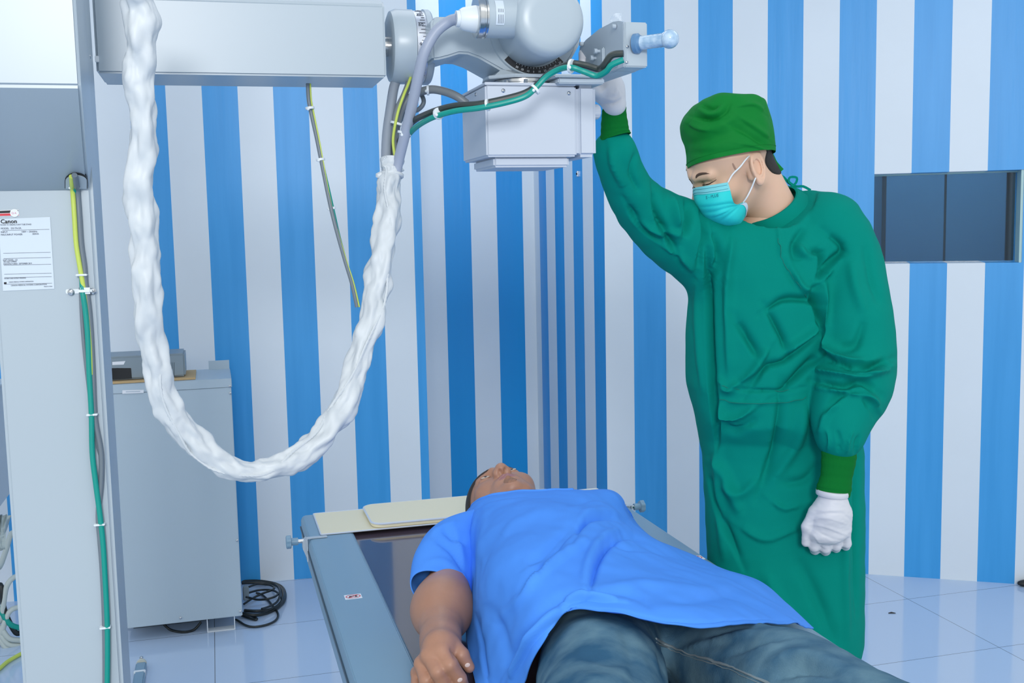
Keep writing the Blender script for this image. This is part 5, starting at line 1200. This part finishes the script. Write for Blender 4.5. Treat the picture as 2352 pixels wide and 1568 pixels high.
# ------------------------------------------------------------------ the patient lying on the table
PT = thing('person', tuple(R(.62, 1.9, TZ+.002)), 'person in a blue short sleeved shirt and jeans lying face up on the table', 'person')
zl = np.array([-.30, .94, .04]); yl = np.array([-.17, -.07, .97])
RmP = frame(yl, zl); PS = 1.0
PC = P(1163, 1172, 2.36)
pk_ = dict(eart=.2)
def psdf_extra(X, d):
    Xm = X.copy(); Xm[..., 0] = np.abs(Xm[..., 0]); return smax(d, -sd_ell(Xm, (.031, .095, .001), (.0125, .020, .0022)), .0022)
def headP(X): return (head_sdf(X, neckto=(0, -.02, -.19), neckr=.060, round_=.003, **pk_))
pv_l, pf_ = snet(headP, (-.115, -.13, -.20), (.115, .125, .13), .002); pv_l = relax(pv_l, pf_, 1, .4); pvw = PC+PS*(pv_l@RmP.T); pN = vnormals(pvw, pf_)
def PL(x, y, z): return PC+PS*(RmP@np.array([x, y, z]))
# torso, arms, hips below the clothes, right arm bare
sR, eR_, wR = P(1046, 1266, 2.09), P(1014, 1405, 1.85), P(1012, 1468, 1.735)
sL = R(.80, 2.18, .79)
nb = PL(0, -.03, -.17)
tors = [(nb, R(.66, 2.02, .80), .058, .085), (R(.57, 2.10, .80), R(.73, 2.12, .79), .075, .065), (R(.60, 2.05, .805), R(.58, 1.72, .80), .085, .08), (R(.68, 2.03, .79), R(.64, 1.72, .79), .07, .07), (sL, R(.72, 1.95, .75), .034, .03), (R(.72, 1.95, .75), R(.68, 1.75, .742), .03, .028)]
lo, hi = bbox([t[0] for t in tors]+[t[1] for t in tors], .1); tv_, tf_ = chainbody(tors, .04, lo, hi, .012)
def arm(X):
    d = smin(sd_cap(X, sR, eR_, .031, .0450), sd_cap(X, eR_, wR, .0455, .030), .03)
    return smin(d, sd_ell(X, P(1018, 1385, 1.875), (.046, .07, .044)), .03)
def hnd(X):
    q = lambda x, y, Y: P(x, y, Y); r = lambda p: p/FPX*1.66
    d = sd_cap(X, wR, q(1012, 1486, 1.69), .030, .030)
    pal = None
    for (a, b_, ra) in (((1030, 1484, 1.695), (1016, 1498, 1.662), 21), ((1012, 1486, 1.70), (995, 1506, 1.665), 21), ((998, 1492, 1.71), (976, 1520, 1.675), 20), ((990, 1500, 1.72), (965, 1540, 1.69), 18)):
        c = sd_cap(X, q(*a), q(*b_), r(ra), r(ra-2)); pal = c if pal is None else smin(pal, c, .008)
    d = smin(d, pal, .015)
    F_ = [((1012, 1494, 1.668), (1034, 1526, 1.645), (1055, 1558, 1.65), (1068, 1590, 1.66), 19.5), ((986, 1506, 1.67), (1006, 1542, 1.642), (1024, 1578, 1.645), (1036, 1612, 1.66), 19.5),
          ((970, 1524, 1.68), (980, 1562, 1.652), (994, 1598, 1.655), (1004, 1630, 1.67), 18.5), ((960, 1545, 1.70), (958, 1580, 1.675), (966, 1612, 1.68), (972, 1636, 1.69), 16)]
    for a, b_, c, e, ra in F_:
        f = smin(smin(sd_cap(X, q(*a), q(*b_), r(ra+.8), r(ra)), sd_cap(X, q(*b_), q(*c), r(ra), r(ra-1.5)), .003), sd_cap(X, q(*c), q(*e), r(ra-1.5), r(ra-4)), .003)
        f = smin(f, sd_ell(X, q(*a), (r(ra+2),)*3), .004); d = smin(d, f, .0035)
    t = smin(sd_cap(X, q(1040, 1484, 1.69), q(1060, 1504, 1.675), r(22), r(19)), sd_cap(X, q(1060, 1504, 1.675), q(1078, 1532, 1.672), r(18), r(13.5)), .004)
    return smin(d, t, .0045)
lo, hi = bbox([P(930, 1450, 1.75), P(1110, 1660, 1.60), P(1110, 1450, 1.6), P(930, 1660, 1.75)], .01); lo, hi = bbox([lo, hi, sR, eR_+np.array([.04, 0, 0]), eR_], .05); lo = lo+.03; hi = hi-np.array([.03, .0, .0])
hv_, hf_ = snet(lambda X: smin(arm(X), hnd(X), .02), lo, hi, .0026)
hN_ = vnormals(hv_, hf_)
hv_ = folds(hv_, hN_, [([(1028, 1520), (1036, 1516)], 2, -.0007), ([(1000, 1536), (1012, 1532)], 2, -.0007), ([(1035, 1488), (1040, 1500), (1046, 1514)], 3, -.0025), ([(1000, 1494), (1020, 1530), (1040, 1560)], 2, .0)])
V, F = joinmesh([(pvw, pf_), (tv_, tf_), (hv_, hf_)])
link('body', nmesh(V, F), M_skinP, PT, ang=None)
# nails
def nail(px_, n_=10, rx=5.0, ry=6.5, ang=.5):
    c = np.array(px_); vd = hv_-EYE; vd /= np.linalg.norm(vd, axis=1, keepdims=True); ok = np.where((hN_*vd).sum(1) < -.1)[0]; q = projpx(hv_[ok]); b = B(); V = []
    i0 = ok[int(((q-c)**2).sum(1).argmin())]; ctr = hv_[i0]+hN_[i0]*.0012
    t1 = np.cross(hN_[i0], FW); t1 /= np.linalg.norm(t1); t2 = np.cross(hN_[i0], t1)
    d1 = t1*math.cos(ang)+t2*math.sin(ang); d2 = -t1*math.sin(ang)+t2*math.cos(ang)
    V = [ctr]+[ctr+d1*rx/FPX*1.65*math.cos(a)+d2*ry/FPX*1.65*math.sin(a)-hN_[i0]*.0010 for a in np.linspace(0, 2*math.pi, 17)[:-1]]
    b.add(V, [[0, 1+k, 1+(k+1) % 16] for k in range(16)]); return b.make('fingernail', M_nail, PT, ang=None)
nail((1074, 1527), ang=.9); nail((1057, 1561), ang=.9)
# eyes, brows, lips, hair, beard
for sx in (-1, 1):
    ec = PL(sx*.031, .0862, .0015); eb = B().ball((0, 0, 0), (.0105, .0022, .0030), 20, 14); eb.v = [tuple(RmP@np.array(v)+ec) for v in eb.v]; eb.make('eyeball', mat('shaded eye white', (190, 178, 168), .2), PT)
    eb = B().ball((0, 0, 0), (.0044, .0020, .0032), 16, 10); eb.v = [tuple(RmP@(np.array(v)+np.array([0, .0008, .0004]))+ec) for v in eb.v]; eb.make('iris', M_iris, PT)
    p_ = cr([PL(sx*(.0195+.023*t), .0880-.003*abs(t-.5)*2, .0040+.0018*math.sin(t*3.1)-.003*t) for t in np.linspace(0, 1, 6)], 12); B().tube(p_, taper(12, .0011), 6).make('eyelashes', M_hair, PT)
    pts = [PL(sx*(.013+.036*t), .093-.022*t*t, .0225+.007*math.sin(t*2.2)) for t in np.linspace(0, 1, 10)]
    pts = cr(snap(pts, pvw, pN, -.0022), 14); B().tube(pts, taper(14, .0042), 8).make('eyebrow', mat('dark brow hair', (58, 44, 40), .8), PT)
def vol(fnreg, m, name, th, k=.003, h=.0018, lo=(-.1, -.13, -.13), hi=(.1, .12, .13)):
    def fn(X): return smax(head_sdf(X, ears=False, neckto=(0, -.02, -.19), neckr=.060, round_=.003)-th, fnreg(X), k)
    v, f = snet(fn, lo, hi, h); return link(name, nmesh(PC+PS*(v@RmP.T), f), m, PT, ang=None)
vol(lambda X: np.minimum(.55*(X[..., 1]-.052)-.83*(X[..., 2]-.040), np.maximum(X[..., 1]+.020, -(X[..., 2]+.055))), M_hair, 'hair', .0045)
vol(lambda X: np.minimum(sd_ell(X, (0, .095, -.088), (.015, .020, .018)), sd_ell(X, (0, .10, -.050), (.020, .014, .0035))), mat('stubble', (146, 110, 91), .9, bump=.8, bscale=420, vary=1, vscale=200, rgb2=(166, 122, 98)), 'goatee', .0007, k=.0015, h=.0013, lo=(-.03, .05, -.12), hi=(.03, .12, -.04))
vol(lambda X: np.minimum(sd_ell(np.concatenate([np.abs(X[..., :1]), X[..., 1:]], -1), (.008, .095, -.0572), (.017, .014, .0042)), sd_ell(X, (0, .094, -.0675), (.019, .014, .0052))), M_lip, 'lips', .0005, k=.0015, h=.0012, lo=(-.03, .07, -.08), hi=(.03, .12, -.045))
# jeans
hipz = .785
jr = [(np.array([.135, 1.72, hipz]), np.array([.118, 1.48, hipz+.002]), .094, .090), (np.array([.118, 1.48, hipz+.002]), np.array([.075, 1.15, hipz+.0]), .090, .074), (np.array([.075, 1.15, .785]), np.array([.09, .78, .76]), .070, .052)]
jl = [(np.array([.245, 1.72, .760]), np.array([.385, 1.46, .774]), .064, .082), (np.array([.385, 1.46, .774]), np.array([.505, 1.23, .778]), .088, .078), (np.array([.505, 1.23, .778]), np.array([.42, .90, .765]), .074, .055)]
def jeans(X):
    a = b = None
    for s in jr: q = sd_cap(X, *s); a = q if a is None else smin(a, q, .02)
    for s in jl: q = sd_cap(X, *s); b = q if b is None else smin(b, q, .02)
    d = smin(a, b, .03)
    d = smin(d, sd_cap(X, np.array([.13, 1.76, .775]), np.array([.24, 1.78, .76]), .075, .065), .04)
    return smax(d, (TZ+.001)-X[..., 2], .01)
jv, jf = snet(jeans, (-.05, .70, .69), (.70, 1.92, .93), .0075); jv = relax(jv, jf, 1, .5); N = vnormals(jv, jf)
JF = [([(1280, 1450), (1330, 1430), (1400, 1450)], 14, .004, 's'), ([(1330, 1500), (1400, 1520), (1470, 1500)], 14, -.005, 's'), ([(1420, 1440), (1450, 1490), (1460, 1560)], 12, -.005), ([(1300, 1540), (1370, 1560), (1440, 1540)], 12, .005), ([(1490, 1430), (1515, 1480), (1530, 1560)], 9, -.012),
      ([(1580, 1490), (1660, 1470), (1760, 1455)], 9, .008, 's'), ([(1670, 1510), (1740, 1480), (1820, 1470)], 8, -.009, 's'), ([(1760, 1540), (1830, 1510), (1930, 1530)], 12, .012, 's'), ([(1780, 1560), (1850, 1540), (1930, 1560)], 10, -.013, 's'), ([(1620, 1470), (1700, 1450), (1800, 1445)], 7, -.006, 's'), ([(1560, 1500), (1600, 1490), (1650, 1500)], 8, .005)]
jv = folds(jv, N, JF); N = vnormals(jv, jf); jv = rumple(jv, N, .006, 11, 8); jv = rumple(jv, N, .0018, 40, 9)
jo = link('jeans', nmesh(jv, jf), M_denim, PT, ang=None); md = jo.modifiers.new('sub', 'SUBSURF'); md.levels = 1; md.render_levels = 1
N = vnormals(jv, jf)
for L in ([(1508, 1468), (1560, 1492), (1630, 1515), (1700, 1540), (1790, 1580)],):
    for o_ in (0, 7):
        p = surf([(x, y+o_) for x, y in L], jv, N, .0004, 40); B().tube(p, .0019 if o_ == 0 else .0007, 6, fn=lambda t, a: 1+.3*math.sin(t*260)).make('seam', M_seam, jo)
for sx, (kx_, ky_) in enumerate(((.09, .78), (.42, .90))):
    v, f = snet(lambda X: smin(sd_cap(X, np.array([kx_, ky_+.02, .76]), np.array([kx_+.02, ky_-.08, .745]), .045, .04), sd_cap(X, np.array([kx_+.02, ky_-.08, .745]), np.array([kx_+.03, ky_-.10, .86]), .036, .034), .02), (kx_-.1, ky_-.2, .70), (kx_+.12, ky_+.1, .93), .008); link('shoe', nmesh(v, f), M_shoe, PT, ang=None)
# shirt: control grid of picture points with their heights
T = [
 [(1085, 1180, .79), (1100, 1160, .83), (1130, 1148, .86), (1180, 1140, .875), (1243, 1140, .875), (1320, 1142, .865), (1395, 1142, .845), (1428, 1160, .82), (1452, 1200, .76)],
 [(1072, 1184, .815), (1082, 1163, .862), (1122, 1143, .897), (1178, 1129, .913), (1243, 1127, .915), (1320, 1130, .906), (1395, 1128, .888), (1430, 1148, .862), (1452, 1188, .80)],
 [(1066, 1235, .77), (1076, 1215, .84), (1115, 1190, .895), (1180, 1172, .925), (1265, 1165, .93), (1340, 1165, .92), (1405, 1168, .89), (1440, 1180, .84), (1459, 1202, .76)],
 [(1070, 1310, .74), (1085, 1285, .82), (1125, 1260, .89), (1195, 1240, .92), (1290, 1228, .925), (1370, 1222, .915), (1440, 1225, .88), (1480, 1230, .82), (1502, 1240, .745)],
 [(1074, 1390, .725), (1093, 1365, .80), (1140, 1335, .87), (1225, 1312, .91), (1340, 1298, .915), (1430, 1290, .90), (1520, 1283, .86), (1585, 1282, .79), (1614, 1293, .732)],
 [(1076, 1480, .718), (1106, 1450, .77), (1160, 1415, .835), (1240, 1378, .89), (1365, 1360, .91), (1480, 1350, .90), (1590, 1338, .868), (1680, 1326, .79), (1740, 1334, .725)],
 [(1092, 1560, .712), (1125, 1540, .74), (1180, 1505, .80), (1240, 1440, .868), (1335, 1385, .902), (1460, 1388, .903), (1600, 1398, .888), (1715, 1385, .83), (1808, 1388, .722)],
 [(1110, 1640, .71), (1150, 1625, .722), (1200, 1590, .76), (1243, 1490, .845), (1306, 1402, .892), (1430, 1410, .900), (1600, 1441, .888), (1765, 1432, .832), (1868, 1444, .722)]]
TC = np.array([[onz(*q) for q in r] for r in T]); nT = 190
GT = bigrid(TC, nT, nT); Vt = GT.reshape(-1, 3); Ft = np.array([[i*nT+j, i*nT+j+1, (i+1)*nT+j+1, (i+1)*nT+j] for i in range(nT-1) for j in range(nT-1)])
N = vnormals(Vt, Ft); N = N*np.sign(N[nT*nT//2][2]) if N[nT*60+90][2] > 0 else -N
TF = [([(1325, 1235), (1345, 1205), (1395, 1190), (1440, 1205), (1460, 1235)], 9, -.016, 's'), ([(1320, 1215), (1350, 1180), (1400, 1172), (1445, 1190)], 9, .008), ([(1360, 1345), (1372, 1300), (1400, 1255), (1440, 1235), (1480, 1240)], 9, -.013, 's'), ([(1345, 1340), (1355, 1290), (1385, 1240), (1430, 1215)], 9, .010, 's'),
      ([(1440, 1232), (1500, 1262), (1560, 1282)], 8, -.010, 's'), ([(1450, 1218), (1510, 1245), (1570, 1275)], 8, .006), ([(1400, 1250), (1440, 1262), (1510, 1270)], 6, -.004, 's'),
      ([(1190, 1380), (1240, 1310), (1290, 1250), (1330, 1210)], 12, -.008, 's'), ([(1210, 1350), (1270, 1290), (1350, 1240)], 10, .007), ([(1210, 1300), (1250, 1270), (1310, 1215)], 8, -.005, 's'),
      ([(1130, 1430), (1190, 1380), (1240, 1320)], 14, .006), ([(1160, 1540), (1200, 1470), (1260, 1400), (1310, 1375)], 12, -.010, 's'), ([(1180, 1560), (1230, 1470), (1290, 1400)], 8, .010, 's'),
      ([(1300, 1385), (1340, 1375), (1420, 1385)], 7, .008, 's'), ([(1310, 1372), (1350, 1362), (1430, 1378)], 6, -.006, 's'), ([(1370, 1348), (1480, 1342), (1600, 1355), (1700, 1345)], 12, .007), ([(1480, 1372), (1560, 1380), (1700, 1365)], 14, -.006), ([(1380, 1355), (1440, 1362), (1500, 1400)], 10, -.005),
      ([(1100, 1190), (1085, 1240), (1088, 1320), (1092, 1380)], 6, -.010, 's'), ([(1118, 1180), (1105, 1240), (1110, 1300)], 7, .005), ([(1092, 1400), (1100, 1460), (1120, 1560)], 7, -.008, 's'), ([(1100, 1170), (1140, 1150), (1195, 1140), (1250, 1140)], 4, -.008, 's'), ([(1090, 1178), (1130, 1160), (1190, 1148)], 4, .004),
      ([(1120, 1380), (1150, 1450), (1170, 1540)], 14, -.006), ([(1300, 1170), (1350, 1150), (1400, 1150)], 8, -.005, 's'), ([(1150, 1230), (1180, 1200), (1240, 1180)], 10, .004), ([(1240, 1330), (1260, 1290), (1300, 1262)], 7, -.004, 's'),
      ([(1320, 1395), (1400, 1402), (1500, 1420), (1600, 1432), (1750, 1424), (1850, 1436)], 3, -.002), ([(1560, 1295), (1640, 1320), (1700, 1335)], 7, -.006, 's'), ([(1720, 1350), (1780, 1385), (1840, 1430)], 6, -.005, 's')]
TF = [(g[0], g[1]*.9, g[2]*1.7)+tuple(g[3:]) for g in TF]; Vt = folds(Vt, N, TF); 
wq = np.clip((Vt[:, 2]-.72)/.03, 0, 1); V2 = rumple(Vt, N, .008, 9, 12); V2 = rumple(V2, N, .002, 30, 13); Vt = Vt+(V2-Vt)*wq[:, None]
shirt = link('shirt', nmesh(Vt, Ft), M_scrub, PT, ang=None); md = shirt.modifiers.new('s', 'SOLIDIFY'); md.thickness = .0022; md.offset = -1
hb = Vt.reshape(nT, nT, 3)[nT-5, 98:nT-2]; hn = N.reshape(nT, nT, 3)[nT-5, 98:nT-2]
B().tube(list(hb+hn*.0002), .0008, 6, fn=lambda t, a: 1+.5*math.sin(t*500)).make('hem_stitching', mat('dark blue thread', (26, 84, 200), .8), shirt)
# sleeve
def ringtube(rows, n, m, name, mt, parent, FL=None, seed=1, th=.002):
    rw = cr([list(r) for r in rows], n); V = []
    for (cx, cy, Y, hx, hy, rv) in rw:
        c = P(cx, cy, Y); h = P(cx+hx, cy+hy, Y)-c; u = EZ-h*(EZ@h)/(h@h); u /= np.linalg.norm(u)
        for j in range(m): t = 2*math.pi*j/m; V.append(c+h*math.copysign(abs(math.cos(t))**.95, math.cos(t))+u*(rv/FPX*Y)*math.sin(t))
    V = np.array(V); F = np.array([[i*m+j, i*m+(j+1) % m, (i+1)*m+(j+1) % m, (i+1)*m+j] for i in range(n-1) for j in range(m)])
    N = vnormals(V, F); cc = V.reshape(n, m, 3).mean(1).repeat(m, 0); N = N*np.sign(((V-cc)*N).sum(1))[:, None]
    if FL: V = folds(V, N, FL)
    V = rumple(V, N, .004, 14, seed)
    o = link(name, nmesh(V, F), mt, parent, ang=None); md = o.modifiers.new('s', 'SOLIDIFY'); md.thickness = th; return o
ringtube([(1150, 1215, 2.15, 40, 20, 60), (1095, 1228, 2.11, 54, 22, 60), (1050, 1252, 2.06, 64, 28, 62), (1024, 1296, 1.99, 69, 34, 58), (1012, 1345, 1.93, 69, 36, 50), (1010, 1362, 1.91, 67, 37, 47)], 60, 90, 'sleeve', M_scrub, PT,
  [([(1015, 1215), (1040, 1235), (1070, 1250)], 7, -.007, 's'), ([(1000, 1240), (1040, 1270), (1075, 1330)], 8, -.007, 's'), ([(985, 1225), (1010, 1212), (1050, 1200)], 7, .006), ([(980, 1290), (1020, 1290), (1060, 1320)], 9, .005), ([(1040, 1210), (1055, 1260), (1070, 1340)], 7, .006, 's')], 21)
nbp = Vt.reshape(nT, nT, 3)[25, 14:118]; nbn = N.reshape(nT, nT, 3)[25, 14:118]
B().tube(list(nbp+nbn*.001), .0042, 8).make('neckband', M_scrub, shirt, ang=None)
